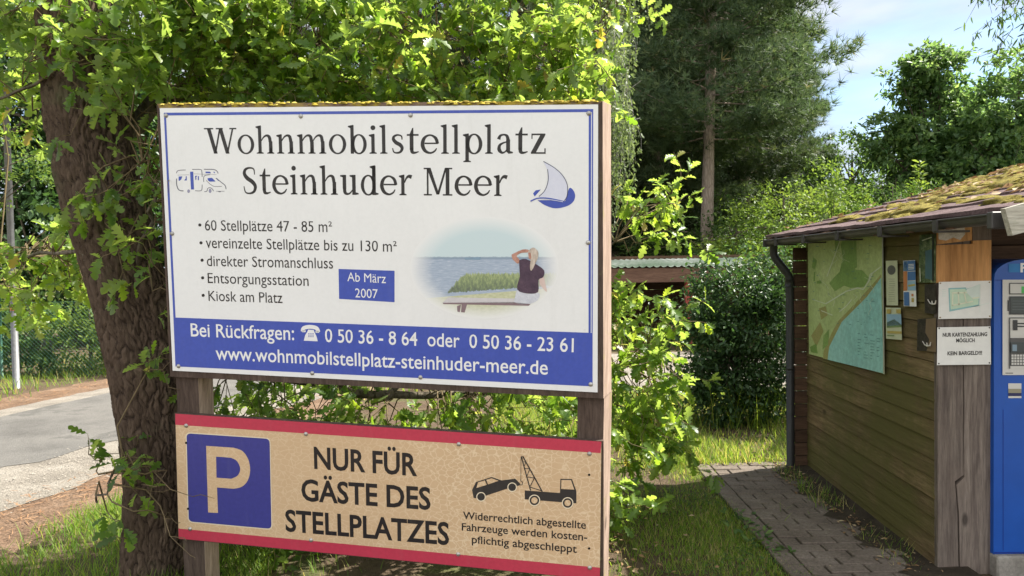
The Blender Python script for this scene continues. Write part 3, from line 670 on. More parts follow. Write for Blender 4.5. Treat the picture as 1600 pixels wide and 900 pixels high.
text(b, "0 50 36 - 8 64  oder  0 50 36 - 23 61", (508,534.3), (896.3,550.2), 20.2, d2, 0, .008); b.build('telephone_number', white_p, panel, SXF); b = SB()
text(b, "www.wohnmobilstellplatz-steinhuder-meer.de", (337.4,561.8), (855.9,585.4), 19.6, d2, 0, .008); b.build('web_address', white_p, panel, SXF); b = SB()
text(b, "Ab März", (542.8,439.2), (603,442.6), 13.6, d3, 0, 0.0); text(b, "2007", (555,464.6), (590.3,466.2), 14, d3, 0, 0.0)
b.build('date_lettering', white_p, panel, SXF)
b = SB(); Q = lambda x, y: (240 + x/3.461, 400 + y/3.461)                          # telephone symbol
poly(b, [Q(*k) for k in ((812,458),(820,428),(832,408),(836,398),(866,400),(870,412),(880,432),(888,461))], d2)
stroke(b, smooth([Q(*k) for k in ((806,408),(812,390),(845,383),(880,390),(891,412))], 5), [6,5.5,5,4.8,5,5.4,6,6,6][0], d2)
poly(b, [Q(*k) for k in ((802,400),(822,402),(822,412),(803,412))], d2); poly(b, [Q(*k) for k in ((876,404),(895,405),(895,416),(876,415))], d2)
for i in range(3):
    for j in range(3): poly(b, circ(*Q(840 + i*11, 420 + j*8), .9, n=8), d3, 1)
b.build('telephone_symbol', [white_p, blue_p], panel, SXF)
# camper drawing
b = SB(); Q = lambda x, y: (260 + x/11.25, 240 + y/11.25); grey_line = M_flat("grey_line", (.13,.13,.17))
for pts, w_ in ((((178,345),(190,310),(235,292),(340,288)),1.0), (((452,278),(600,280),(622,320),(628,410)),1.0), (((628,545),(622,635),(590,655),(505,652)),1.0), (((178,440),(180,540),(205,620),(245,650),(300,655)),1.4),
        (((660,275),(830,280),(890,310),(910,350)),1.2), (((655,500),(655,420),(680,385),(760,372)),.9), (((870,430),(960,500),(1030,560),(1050,625)),1.2), (((700,470),(760,530),(840,575),(975,575)),.7),
        (((665,670),(710,660),(725,615),(760,598),(800,615),(830,660)),1.0), (((875,662),(1020,662)),.6), (((480,355),(880,370)),.4), (((195,378),(400,372)),.4)):
    stroke(b, smooth([Q(*k) for k in pts], 5), w_, d1, 0)
for pts in (((215,402),(280,400),(262,450),(232,478),(215,475)), ((312,472),(338,440),(340,400),(355,395),(358,472)), ((415,318),(470,316),(485,630),(432,632)), ((505,392),(540,388),(520,425),(530,445),(510,468)), ((555,390),(572,400),(570,465),(552,468)),
        ((722,432),(800,425),(840,462),(865,490),(760,492),(730,470)), ((870,430),(890,432),(935,482),(910,478)), ((686,316),(765,318),(785,346),(690,344)), ((822,318),(848,320),(855,345),(838,340))):
    poly(b, [Q(*k) for k in pts], d1, 1)
poly(b, circ(*Q(390,660), 2.2, 2.8, 16), d1, 2); poly(b, circ(*Q(768,655), 2.2, 3.4, 16), d1, 2); poly(b, circ(*Q(935,668), 2.0, .9, 12), d1, 0)
b.build('camper_drawing', [grey_line, blue_p, M_flat("pale_line", (.30,.30,.42))], panel, SXF)
# sailing boat emblem
b = SB(); Q = lambda x, y: (600 + x/3.461, 140 + y/3.461)
poly(b, smooth([Q(*k) for k in ((830,598),(870,625),(925,642),(985,632),(1022,608),(1034,575),(1024,545),(1002,533),(985,590),(970,605),(900,598))], 4), d1, 1)
poly(b, [Q(*k) for k in ((806,562),(820,545),(848,540),(815,578))], d1, 1)
poly(b, smooth([Q(*k) for k in ((862,388),(925,425),(970,470),(990,520),(988,570),(970,603),(900,590),(838,580),(870,545),(888,490),(885,435))], 4), d2, 2)
stroke(b, smooth([Q(*k) for k in ((862,388),(925,425),(970,470),(992,520),(990,575),(972,605))], 5), 1.0, d3, 0)
stroke(b, smooth([Q(*k) for k in ((885,430),(888,490),(870,545),(838,578))], 5), 1.0, d3, 0)
stroke(b, smooth([Q(*k) for k in ((792,604),(830,588),(890,588),(972,605))], 5), 1.9, d3, 1); stroke(b, smooth([Q(*k) for k in ((835,597),(890,594),(968,607))], 4), .9, d3 + .0004, 2)
b.build('sailing_boat_emblem', [M_flat("dark_line", (.03,.035,.10)), blue_p, M_flat("pale_sail", (.66,.68,.80))], panel, SXF)
# oval lake picture with soft printed edge
pic, nt, p, o = newmat("lake_picture"); setp(p, .35, .45)
uv = coords(nt, (1,1,1), kind='UV'); sp = nt.nodes.new('ShaderNodeSeparateXYZ'); nt.links.new(uv, sp.inputs[0])
def vmath(op, a, b_=None):
    n = nt.nodes.new('ShaderNodeMath'); n.operation = op
    for i, q in enumerate((a, b_)):
        if q is None: continue
        if hasattr(q, 'is_linked'): nt.links.new(q, n.inputs[i])
        else: n.inputs[i].default_value = q
    return n.outputs[0]
U, Vv = sp.outputs[0], sp.outputs[1]      # -1..1, v up
skyc = ramp(nt, vmath('MULTIPLY_ADD', Vv, .5), [(0, (.66,.75,.78)), (.25, (.50,.66,.74)), (.5, (.55,.68,.72))])
wat_n = noise(nt, coords(nt, (3, 22, 1), kind='UV'), 3.0, 6, .7); wat = ramp(nt, wat_n, [(.3, (.20,.28,.42)), (.55, (.36,.44,.56)), (.72, (.66,.68,.74))])
land = ramp(nt, noise(nt, coords(nt, (9, 12, 1), kind='UV'), 2, 5), [(.3, (.40,.43,.22)), (.7, (.62,.62,.42))])
hz = vmath('GREATER_THAN', Vv, .19); c = mix(nt, hz, wat, skyc)
far = vmath('MULTIPLY', vmath('GREATER_THAN', Vv, .165), vmath('LESS_THAN', Vv, vmath('ADD', vmath('MULTIPLY', noise(nt, coords(nt, (6,0,1), kind='UV'), 2, 3), .05), .19))); c = mix(nt, vmath('MULTIPLY', far, .8), c, (.17,.25,.36))
shore = vmath('LESS_THAN', Vv, vmath('ADD', vmath('MULTIPLY', U, .12), -.50)); c = mix(nt, shore, c, land)
reed_n = noise(nt, coords(nt, (13, 4, 1), kind='UV'), 2.2, 8, .75); reed = ramp(nt, vmath('ADD', reed_n, vmath('MULTIPLY', vmath('ADD', Vv, .25), .55)), [(.30, (.05,.075,.05)), (.46, (.14,.20,.075)), (.60, (.30,.37,.14)), (.72, (.47,.52,.27))])
rt = vmath('ADD', vmath('MULTIPLY', noise(nt, coords(nt, (10, 0, 1), kind='UV'), 3, 6, .85), .42), -.32)
rt2 = vmath('SUBTRACT', rt, vmath('MULTIPLY', vmath('POWER', vmath('MAXIMUM', vmath('SUBTRACT', -.22, U), 0.0), 1.5), 2.6))
rm = vmath('MULTIPLY', vmath('LESS_THAN', Vv, rt2), vmath('MULTIPLY', vmath('GREATER_THAN', Vv, vmath('ADD', vmath('ADD', vmath('MULTIPLY', U, .10), -.52), vmath('MULTIPLY', noise(nt, coords(nt, (11, 0, 1), kind='UV'), 2, 4, .7), .16))), vmath('GREATER_THAN', U, -.53)))
c = mix(nt, rm, c, reed)
rad = vmath('SQRT', vmath('ADD', vmath('MULTIPLY', U, U), vmath('MULTIPLY', Vv, Vv)))
c = mix(nt, .10, c, (.72,.74,.76)); c = mix(nt, ramp(nt, rad, [(.70, 0.0), (.86, .55), (1.0, 1.0)]), c, (.80,.81,.815)); nt.links.new(c, p.inputs['Base Color'])
b = SB(); n = 48; m_ = 10; uvs = [(0, 0)]; vs = [L(757,419,d1)]
for j in range(1, m_+1):
    for i in range(n):
        a = 2*math.pi*i/n; q = j/m_; uvs.append((q*math.cos(a), q*math.sin(a))); vs.append(L(757 + 116*q*math.cos(a), 418.5 - 80*q*math.sin(a), d1))
fs = [(0, 1+i, 1+(i+1) % n) for i in range(n)] + [(1+(j-1)*n+i, 1+j*n+i, 1+j*n+(i+1) % n, 1+(j-1)*n+(i+1) % n) for j in range(1, m_) for i in range(n)]
b.add(vs, fs)
fig_start = len(b.v); Q = lambda x, y: (640 + x/5.292, 330 + y/5.292)
def pp(pts, mi, dd=d2, sm=True): poly(b, smooth([Q(*k) for k in pts] , 3) if sm else [Q(*k) for k in pts], dd, mi)
pp(((272,757),(320,712),(865,722),(862,752),(860,762)), 1, sm=False); pp(((272,757),(860,752),(1000,768),(985,782),(280,768)), 2, sm=False)
pp(((430,770),(475,772),(455,838),(425,835)), 2, sm=False); pp(((392,785),(425,772),(415,835),(395,830)), 2, sm=False)
pp(((885,650),(975,682),(1070,675),(1060,735),(985,768),(900,765),(862,750)), 3)
pp(((905,405),(960,395),(1050,440),(1112,490),(1105,545),(1065,570),(1062,668),(975,680),(890,648),(912,540)), 4, d3)
pp(((842,360),(930,318),(985,320),(980,340),(925,345),(885,370),(908,400),(895,435),(850,395)), 5, d3)
pp(((1072,560),(1108,545),(1125,610),(1135,665),(1112,650),(1075,600)), 6, d2)
pp(((980,330),(1020,300),(1060,330),(1062,380),(1045,420),(1010,490),(995,470),(1000,400),(985,380)), 7, d3 + .0005)
pp(((980,345),(1000,345),(1005,395),(985,390)), 5, d3 + .0009)
pp(((455,385),(590,380),(585,402),(460,402)), 8, d2, sm=False)
po = b.build('lake_picture', [pic, M_flat("bench_light", (.60,.58,.60)), M_flat("bench_dark", (.24,.17,.19)), M_noise("pale_trousers", [(.3, (.50,.51,.58)), (.7, (.68,.70,.75))], 30, .4, bmp=0), M_noise("plum_shirt", [(.3, (.06,.04,.065)), (.6, (.10,.065,.095)), (.8, (.15,.10,.13))], 26, .4, bmp=0, fine=.3), M_noise("skin_print", [(.35, (.36,.17,.13)), (.65, (.56,.32,.25))], 40, .4, bmp=0), M_flat("skin_pale_print", (.66,.52,.48)), M_noise("hair_print", [(.35, (.36,.29,.24)), (.55, (.56,.48,.41)), (.7, (.70,.63,.56))], 60, .4, stretch=(1.6,1.6,.35), bmp=0), M_flat("boat_print", (.22,.33,.45))], panel, SXF)
ul = po.data.uv_layers.new(name="UVMap")
for lp in po.data.loops: ul.data[lp.index].uv = uvs[lp.vertex_index] if lp.vertex_index < len(uvs) else (0, 0)
# screws
def screw(px, py, d, par):
    b = SB(); b.dome(L(px, py, d), .0105, .0105, .007, 12, 4, 0, .5, 0.0, Vector((1,0,0)), Vector((0,0,1)), Vector((0,-1,0))); b.build('screw', steel, par, SXF)
for q in ((259.5,180.5),(470,181.5),(641.5,180),(920,177),(269,365),(919,379),(279,572),(488,583),(657,589.5),(923,600.5)): screw(*q, PD, panel)

# lower panel
q = ((274,646.4),(939.7,690),(937.2,906),(279.3,841.4))
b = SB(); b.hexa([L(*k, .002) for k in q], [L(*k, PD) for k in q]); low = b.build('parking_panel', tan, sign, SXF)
b = SB(); kq = ((273,645.4),(943,689),(943,907),(279,842)); b.hexa([L(*k) + Vector((0,-.0015,0)) for k in kq], [L(*k) + Vector((0,.0215,0)) for k in kq]); b.build('backing_board', frame_wood, sign, SXF)
b = SB(); poly(b, [(274,646.4),(939.7,690),(938.3,708),(274.1,663.7)], d1); poly(b, [(279,825.8),(937.5,887),(937.2,906),(279.3,841.4)], d1); b.build('red_band', red_p, low, SXF)
b = SB()
def rounded(c4, r):
    o = []
    for i in range(4):
        p_, c_, n_ = np.array(c4[i-1], float), np.array(c4[i], float), np.array(c4[(i+1) % 4], float)
        a = c_ + (p_-c_)/np.linalg.norm(p_-c_)*r; e = c_ + (n_-c_)/np.linalg.norm(n_-c_)*r
        for k in range(7):
            t = k/6; o.append(tuple((1-t)**2*a + 2*t*(1-t)*c_ + t*t*e))
    return o
sq = [(291.4,677),(421.2,685.7),(424.1,826.4),(294.9,814.8)]; sq2 = [(289.9,675.2),(422.6,684.3),(425.7,828.2),(293.4,816.2)]
poly(b, rounded(sq2, 8), d1, 1); poly(b, rounded(sq, 7), d2, 0)
Q = lambda x, y: (240 + x/3.461, 640 + y/3.461)
poly(b, [Q(*k) for k in ((284,196),(430,206))] + smooth([Q(*k) for k in ((432,206),(480,224),(512,270),(522,330),(508,385),(475,418),(432,428))], 4) + [Q(*k) for k in ((343,421),(348,559),(295,556))], d3, 2)
poly(b, [Q(*k) for k in ((338,254),(415,260))] + smooth([Q(*k) for k in ((417,260),(450,278),(468,318),(455,356),(420,374))], 4) + [Q(*k) for k in ((340,368),)], d3 + .0006, 0)
b.build('parking_symbol', [navy_p, M_flat("cream_line", (.76,.66,.48)), tan], low, SXF)
b = SB()
text(b, "NUR FÜR", (491,731.6), (652,743.2), 32.6, d1, 0, .022); text(b, "GÄSTE DES", (471.2,781.6), (672.9,796), 32.2, d1, 0, .022); text(b, "STELLPLATZES", (446.3,829.3), (701.8,851), 32.2, d1, 0, .022)
b.build('heading_lettering', black_p, low, SXF); b = SB(); text(b, "Widerrechtlich abgestellte", (723.4,810.6), (915.6,826.4), 11.2, d1, 0, .012); text(b, "Fahrzeuge werden kosten-", (721.5,828.6), (917.4,845.2), 11.2, d1, 0, .012); text(b, "pflichtig abgeschleppt", (737.3,848.4), (901.2,863.8), 11.2, d1, 0, .012)
b.build('small_lettering', black_p, low, SXF)
b = SB(); Q = lambda x, y: (720 + x/8, 700 + y/8); P_ = lambda pts, mi, d: poly(b, [Q(*k) for k in pts], d, mi)
P_(((140,525),(165,475),(190,425),(385,362),(510,405),(680,383),(742,445),(735,468),(590,505),(310,598),(190,628),(160,625)), 0, d1)
P_(((195,500),(215,430),(300,405),(325,460)), 1, d2); P_(((318,398),(385,378),(472,410),(340,455)), 1, d2)
for x, y in ((253,610),(642,490)): poly(b, circ(*Q(x,y), 7.4), d2 + .0003, 2); poly(b, circ(*Q(x,y), 6.0), d3, 0)
P_(((800,530),(1240,562),(1245,385),(1390,388),(1445,540),(1445,692),(800,642)), 0, d1); P_(((1258,400),(1378,402),(1418,520),(1255,512)), 1, d2)
for x, y in ((920,655),(1335,687)): poly(b, circ(*Q(x,y), 9.0), d2 + .0003, 2); poly(b, circ(*Q(x,y), 7.5), d3, 0); poly(b, circ(*Q(x,y), 4.9), d3 + .0006, 1)
for pts, w_ in ((((757,110),(872,532)),1.7), (((775,105),(1018,545)),1.9), (((770,172),(812,176)),1.0), (((812,176),(795,225)),1.0), (((800,255),(862,262)),1.1), (((862,262),(830,345)),1.1), (((832,362),(920,375)),1.2), (((918,378),(868,480)),1.2), (((870,490),(1010,535)),1.3), (((752,120),(750,392)),.7)):
    stroke(b, [Q(*k) for k in pts], w_, d2, 0)
stroke(b, circ(*Q(766,115), 1.8, n=14), .7, d2, 0, True); stroke(b, smooth([Q(*k) for k in ((750,390),(750,412),(770,425),(768,455),(745,462),(733,440))], 4), 1.0, d3, 0)
b.build('tow_truck_pictogram', [dgrey_p, tan, M_flat("cream_ring", (.80,.70,.52))], low, SXF)
for q in ((291,665),(478,678),(717,694),(921,709),(297,826.5),(486,844),(716,866),(921.5,887)): screw(*q, PD, low)
b = SB()
for q in ((920.5,742),(920.5,857),(290.8,692),(293.8,795)): poly(b, circ(*q, 1.9, n=10), d3)
b.build('screw_hole', rust_dark, low, SXF)['kind'] = 'stuff'
# ------------------------------------------------------------------ the wooden hut
hut = thing('wooden_hut', (3.6, 4.6, 0), 'low brown plank hut with a mossy bitumen roof and green tinged side wall', 'hut')
wall_wood = M_wood("algae_plank", [(.28, (.068,.044,.023)), (.5, (.145,.098,.052)), (.75, (.23,.165,.09))], 1, 30, (.095,.088,.028), 1.6, bmp=.005, attrvar=.5, stain_rng=(.36,.56))
dark_wood = M_wood("dark_plank", [(.3, (.05,.03,.02)), (.55, (.095,.055,.035)), (.8, (.14,.085,.055))], 0, 26, bmp=.003)
grey_wood = M_wood("grey_weathered_board", [(.22, (.055,.043,.036)), (.42, (.115,.092,.078)), (.6, (.18,.148,.122)), (.82, (.29,.245,.205))], 2, 30, (.16,.125,.10), 3, bmp=.006, attrvar=.2, stain_rng=(.5,.75))
orange_wood = M_wood("bare_orange_board", [(.25, (.30,.14,.05)), (.5, (.46,.24,.095)), (.8, (.56,.32,.14))], 2, 9, (.20,.09,.04), 6, bmp=.002, attrvar=.15, stain_rng=(.62,.74))
pale_wood = M_wood("pale_grey_board", [(.25, (.24,.225,.18)), (.5, (.38,.36,.30)), (.8, (.50,.48,.41))], 0, 30, (.22,.23,.15), 5, bmp=.004)
gutter_m = M_plain("dark_gutter", (.055,.052,.05), .5, .4, 0, .25, 14)
pipe_m = M_plain("black_pipe", (.022,.022,.023), .5, .4, 0, .2, 14)
WX, SKEW = 2.16, .055                       # the side wall runs slightly off the view axis
b = MB(); rr = random.Random(21); z = -.03; hh = .1005; i = 0
while z < 1.72:
    bo = rr.uniform(-.002, .002); y = 3.755
    for y0, y1 in ((3.755, 5.66),):
        sk = SKEW * (y1 - y0); g0, g1 = rr.uniform(.000,.003), rr.uniform(.000,.003)
        b.hexa([(WX-.011+bo, y0, z+g0), (WX+.03, y0, z+g0), (WX+.03+sk, y1, z+g1), (WX-.011+bo+sk, y1, z+g1)],
               [(WX-.003+bo, y0, z+hh-.003), (WX+.03, y0, z+hh-.003), (WX+.03+sk, y1, z+hh-.003), (WX-.003+bo+sk, y1, z+hh-.003)], 0, rr.random())
        b.hexa([(WX+.006, y0, z-.006), (WX+.028, y0, z-.006), (WX+.028+sk, y1, z-.006), (WX+.006+sk, y1, z-.006)], [(WX+.006, y0, z+.006), (WX+.028, y0, z+.006), (WX+.028+sk, y1, z+.006), (WX+.006+sk, y1, z+.006)], 0, .0)
    z += hh; i += 1
b.build('side_wall', wall_wood, hut)
b = MB(); z = -.10
while z < 1.66:
    b.box((2.165 + rr.uniform(-.004, .004), 5.664, z + .004), (5.6, 5.70, z + hh - .002), 0, rr.random(), .004); z += hh
b.build('back_wall', dark_wood, hut)
b = MB(); z = 0.0
while z < 2.3:
    xa = max(2.195, 1.97 + (z + .152 - 1.74) / .255); xb = 8.7 - xa
    b.box((xa, 4.08 + rr.uniform(-.002,.002), z + .003), (min(5.6, xb), 4.11, z + .150), 0, rr.random(), .003); z += .152
b.build('front_wall', dark_wood, hut)
b = MB(); z = 0.0
while z < 2.2:
    b.box((5.56, 3.75, z), (5.60, 5.66, z + .148), 0, rr.random()); z += .15
b.build('side_wall', dark_wood, hut)
# two upright boards covering the corner (the left one split low down)
YP = 3.73
def fp(px, py, Y=YP): return atY(px, py, Y)
def board(name, pts, mat, th=.03, Y=YP, r=.5, par=hut):
    b = MB(); b.prism([fp(x, y, Y) for x, y in pts], (0, th, 0), 0, r); return b.build(name, mat, par)
board('corner_board', [(1464.5,350),(1503.5,348),(1505,700),(1506,742),(1492,752),(1496,800),(1498,905),(1465.5,905)], grey_wood, r=.2)
board('corner_board', [(1505.2,348),(1549,346),(1550,905),(1501,905),(1498.5,800),(1494.5,758),(1507,746)], grey_wood, .036, YP - .004, r=.75)
board('corner_post', [(1470,348),(1546,348),(1546,905),(1470,905)], dark_wood, .05, YP + .06)
board('wood_panel', [(1465,383),(1520,381),(1520,376),(1549,375),(1549,441),(1465,442)], orange_wood, .014, YP - .0195)
board('wood_panel', [(1519.5,352),(1548,350),(1548,374),(1520,375.2)], grey_wood, .010, YP - .016, r=.1)
board('wood_panel', [(1465,354),(1519,352),(1519,375.4),(1465,382)], orange_wood, .010, YP - .0135, r=.3)
pap = M_noise("old_paper", [(.3, (.34,.30,.25)), (.6, (.52,.49,.44)), (.8, (.60,.58,.53))], 18, .8, bmp=.001)
board('paper_remains', [(1466,356),(1480,353),(1492,355),(1507,352),(1508,366),(1500,375),(1490,371),(1478,376),(1467,374)], pap, .002, YP - .0165)
# roof : overlapping bitumen courses on both slopes
TAN = .255; XE, ZE, XR = 2.035, 1.80, 4.35; YF, YB = 2.98, 5.92
felt = M_noise("bitumen_shingle", [(.25, (.085,.055,.055)), (.5, (.14,.095,.095)), (.75, (.19,.14,.135))], 4, .95, bmp=.006, bscale=160, fscale=90, fine=.5)
b = MB(); n = 10; ny = 34
for side in (1, -1):
    for i in range(n):
        a0 = i / n; a1 = (i + 1.12) / n; lift = .012; prev = None
        for j in range(ny + 1):
            y = YF + (YB - YF) * j / ny; wob = rr.uniform(-.006, .008); wx = rr.uniform(-.012, .012) if i else rr.uniform(-.02, .006)
            x0 = XE + (XR - XE) * a0 + wx; x1 = XE + (XR - XE) * min(a1, 1.0)
            if side < 0: x0, x1 = 2*XR - x0, 2*XR - x1
            h = lambda x: ZE + TAN * (XR - XE - abs(x - XR))
            cur = [(x0, y, h(x0) - .004 + wob*.3), (x0, y, h(x0) + lift + abs(wob)), (x1, y, h(x1) + .002)]
            if prev: b.quad(prev[0], cur[0], cur[1], prev[1], 0, rr.random()); b.quad(prev[1], cur[1], cur[2], prev[2], 0, rr.random())
            prev = cur
b.v += []; roof = b.build('roof', felt, hut)
b = MB()
for side in (1, -1):
    X0, X1 = (XE + .01, XR) if side > 0 else (2*XR - XE - .01, XR)
    h = lambda x: ZE + TAN * (XR - XE - abs(x - XR)) - .012
    b.hexa([(X0, YF, h(X0)), (X1, YF, h(X1)), (X1, YB, h(X1)), (X0, YB, h(X0))], [(X0, YF, h(X0)-.03), (X1, YF, h(X1)-.03), (X1, YB, h(X1)-.03), (X0, YB, h(X0)-.03)], 0, .3)
b.build('roof_deck', dark_wood, hut)
def on_roof(x, y): return Vector((x, y, ZE + TAN * (x - XE) + .012))
UPR = Vector((-TAN, 0, 1)).normalized(); ALR = Vector((1, 0, TAN)).normalized()
b = MB(); mossm = M_noise("roof_moss", [(.3, (.095,.078,.02)), (.5, (.22,.18,.035)), (.75, (.38,.31,.075))], 14, .95, bmp=.012, bscale=130, fscale=120, fine=.6)
for c_ in range(120):
    x0 = rr.uniform(XE + .10, XR - .05); y0 = rr.uniform(YF + .15, YB - .1); u = (x0 - XE) / (XR - XE)
    if rr.random() > min(1, .22 + u * 2.6) * min(1, max(.1, (5.75 - y0) * 1.1 + u)): continue
    for k in range(rr.randint(5, 16)):
        x = x0 + rr.gauss(0, .10); y = y0 + rr.gauss(0, .20)
        if not (XE + .04 < x < XR - .03 and YF + .06 < y < YB - .03): continue
        s_ = rr.choice((.02, .03, .04, .055, .075)) * rr.uniform(.7, 1.25)
        b.dome(on_roof(x, y) - UPR * .004, s_, s_ * rr.uniform(.9, 2.0), s_ * rr.uniform(.2, .4), 11, 4, 0, rr.random(), .28, ALR, Vector((0,1,0)), UPR)
tag(b.build('moss', mossm, roof), kind='stuff')
n = 1500; x = rng.uniform(XE + .05, XR - .05, n); y = rng.uniform(YF + .1, YB - .1, n)
kk = rng.random(n) < np.clip((x - XE) * 2.2, .1, .9) * np.clip(.45 + .6 * vnoise(x, y, 5, 41), .05, 1); x, y = x[kk], y[kk]; n = len(x); a = rng.uniform(0, 6.28, n)
tag(scatter('roof_litter', *OVATE, np.stack([x, y, ZE + TAN * (x - XE) + .03 + rng.uniform(0, .02, n)], 1), np.stack([np.cos(a), np.sin(a), np.cos(a) * TAN], 1), np.tile(np.array(UPR), (n, 1)) + rng.normal(0, .35, (n, 3)), rng.uniform(.02, .06, n), rng.random(n), dry_leaf_m, roof), kind='stuff')
# eave timber, gutter, brackets, downpipe, barge board
b = MB()
for k in range(8):
    y = 3.35 + k * .34; b.hexa([(2.0, y, 1.735), (2.0, y+.06, 1.735), (2.0, y+.06, 1.785), (2.0, y, 1.785)], [(2.45, y, 1.735+.115), (2.45, y+.06, 1.735+.115), (2.45, y+.06, 1.785+.105), (2.45, y, 1.785+.105)], 0, rr.random())
for k in range(8): pass
b.build('rafter', dark_wood, hut)['kind'] = 'stuff'
GX, GZ, GR_ = 2.02, 1.780, .040
b = MB(); ys = [3.05 + k * (5.78 - 3.05) / 12 for k in range(13)]
prof = [(math.cos(t), math.sin(t)) for t in [math.pi + math.pi * k / 10 for k in range(11)]]
vs = []
for y in ys:
    dz = -.012 * (y - 3.05) / 2.7 + rr.uniform(-.002, .002)
    vs += [(GX + GR_*c, y, GZ + dz + GR_*s_) for c, s_ in prof] + [(GX + (GR_-.006)*c, y, GZ + dz + (GR_-.006)*s_) for c, s_ in prof[::-1]]
m_ = 22; fs = [(j*m_+i, j*m_+(i+1) % m_, (j+1)*m_+(i+1) % m_, (j+1)*m_+i) for j in range(len(ys)-1) for i in range(m_)]
b.add(vs, fs, 0, .5); b.add(vs[:m_], [tuple(range(m_))]); b.add(vs[-m_:], [tuple(range(m_))])
b.tube([(GX-GR_-.003, 3.05, GZ+.001), (GX-GR_-.003, 5.78, GZ-.011)], .006, 6)
gut = b.build('gutter', gutter_m, hut)
b = MB(); b.box((GX-.055, 3.025, GZ-.058), (GX+.055, 3.062, GZ+.012), 0, .4, .004); b.build('gutter_end_cap', gutter_m, gut); b = MB(); b.box((GX-.05, 5.775, GZ-.06), (GX+.05, 5.80, GZ), 0, .4, .003)
b.build('gutter_end_cap', gutter_m, gut)
for k in range(5):
    y = 3.42 + k * .52; b = MB(); b.box((GX-.056, y, GZ-.05-.002*k), (GX-.046, y+.035, GZ+.004)); b.box((GX-.05, y, GZ-.056), (GX+.10, y+.035, GZ-.046)); b.build('gutter_bracket', gutter_m, gut)
b = MB(); b.tube([(2.02, 5.70, 1.745), (2.02, 5.70, 1.66), (2.035, 5.695, 1.625), (2.105, 5.68, 1.53), (2.128, 5.675, 1.49), (2.132, 5.675, 1.40), (2.132, 5.675, -.02)], .030, 12)
b.tube([(2.132, 5.675, 1.46), (2.132, 5.675, 1.41)], .035, 12); b.tube([(2.132, 5.675, .78), (2.132, 5.675, .755)], .034, 12); b.build('downpipe', pipe_m, hut)
b = MB(); T2 = .36
b.hexa([(1.955,2.93,1.797), (1.955,2.96,1.797), (1.985,2.96,1.690), (1.985,2.93,1.690)], [(4.3,2.93,1.797+T2*2.345*.72), (4.3,2.96,1.797+T2*2.345*.72), (4.3,2.96,1.690+T2*2.345*.72), (4.3,2.93,1.690+T2*2.345*.72)], 0, .6)
b.build('barge_board', pale_wood, hut)
b = MB(); b.hexa([(2.0,2.965,1.70), (2.0,2.985,1.70), (2.0,2.985,1.795), (2.0,2.965,1.795)], [(4.3,2.965,2.29), (4.3,2.985,2.29), (4.3,2.985,2.385), (4.3,2.965,2.385)], 0, .3); b.build('fascia_board', dark_wood, hut)
b = MB(); b.box((2.2,3.0,1.66), (5.5,3.08,1.74), 0, .4); b.build('eave_beam', dark_wood, hut) if False else None

# ------------------------------------------------------------------ map board and papers on the hut
def wp(px, py, d=0.0):
    q = ray(px, py); return CAM + q * ((WX - .016 - d - SKEW * 3.755) / (q.x - SKEW * q.y))
def wpoly(b, pts, d, mi=0): b.add([wp(x, y, d) for x, y in pts], [tuple(range(len(pts)))], mi)
def wline(b, pts, w_, d, mi=0):
    for (x0, y0), (x1, y1) in zip(pts[:-1], pts[1:]):
        dx, dy = x1-x0, y1-y0; q = math.hypot(dx, dy); nx, ny = -dy/q*w_/2, dx/q*w_/2
        wpoly(b, [(x0+nx, y0+ny), (x1+nx, y1+ny), (x1-nx, y1-ny), (x0-nx, y0-ny)], d, mi)
def wsheet(b, q, d0, d1_, mi=0): b.hexa([wp(x, y, d1_) for x, y in q], [wp(x, y, d0) for x, y in q], mi)
mapt = thing('map_board', wp(1322, 470), 'large sun bleached green and blue lake area map on the hut side wall', 'map')
K = lambda x, y: (1180 + x/2.812, 240 + y/2.812)
mg = M_noise("map_green", [(.3, (.34,.43,.16)), (.6, (.42,.50,.22)), (.8, (.50,.53,.28))], 4, .45, bmp=0, spec=.4)
mf = M_noise("map_forest", [(.3, (.15,.26,.06)), (.7, (.22,.34,.09))], 7, .45, bmp=0, spec=.4)
ml = M_noise("map_lake", [(.3, (.22,.48,.46)), (.7, (.29,.55,.52))], 3, .45, bmp=0, spec=.4)
mr = M_plain("map_road", (.55,.60,.45), .5); mk = M_plain("map_ink", (.08,.20,.20), .6); ms = M_noise("map_shore", [(.3, (.26,.27,.08)), (.7, (.34,.30,.13))], 12, .5, bmp=0); alum = M_plain("aluminium", (.5,.51,.5), .4, .5, .9)
b = MB(); wsheet(b, ((1262,362),(1378,340),(1381,584),(1264,553)), 0, .006); b.build('map_panel', mg, mapt)
b = MB()
wpoly(b, [K(*k) for k in ((553,545),(520,590),(490,630),(430,690),(380,740),(350,800),(325,850),(318,905))] + [(1380.5,583.4)], .0075, 0)
b.build('map_lake', ml, mapt)
b = MB()
wpoly(b, [K(*k) for k in ((375,400),(400,350),(430,385),(435,470),(440,510),(470,512),(500,545),(480,585),(420,590),(390,580),(350,605),(325,570),(345,545),(370,520),(385,460))], .0075)
for q in (((430,350),(442,350),(448,500),(436,505)), ((255,455),(272,470),(262,510),(248,500)), ((240,850),(268,835),(275,878),(246,872)), ((300,800),(325,770),(320,840),(296,860)), ((270,560),(290,555),(292,570),(272,572)), ((350,380),(372,372),(368,420),(352,430)), ((258,520),(264,520),(262,560),(256,560))): wpoly(b, [K(*k) for k in q], .0075)
b.build('map_forest', mf, mapt)
b = MB(); wpoly(b, [K(*k) for k in ((553,530),(515,575),(430,668),(365,735),(335,790),(300,870),(298,900),(318,905),(325,850),(350,800),(380,740),(430,690),(490,630),(520,590),(553,545))], .0072)
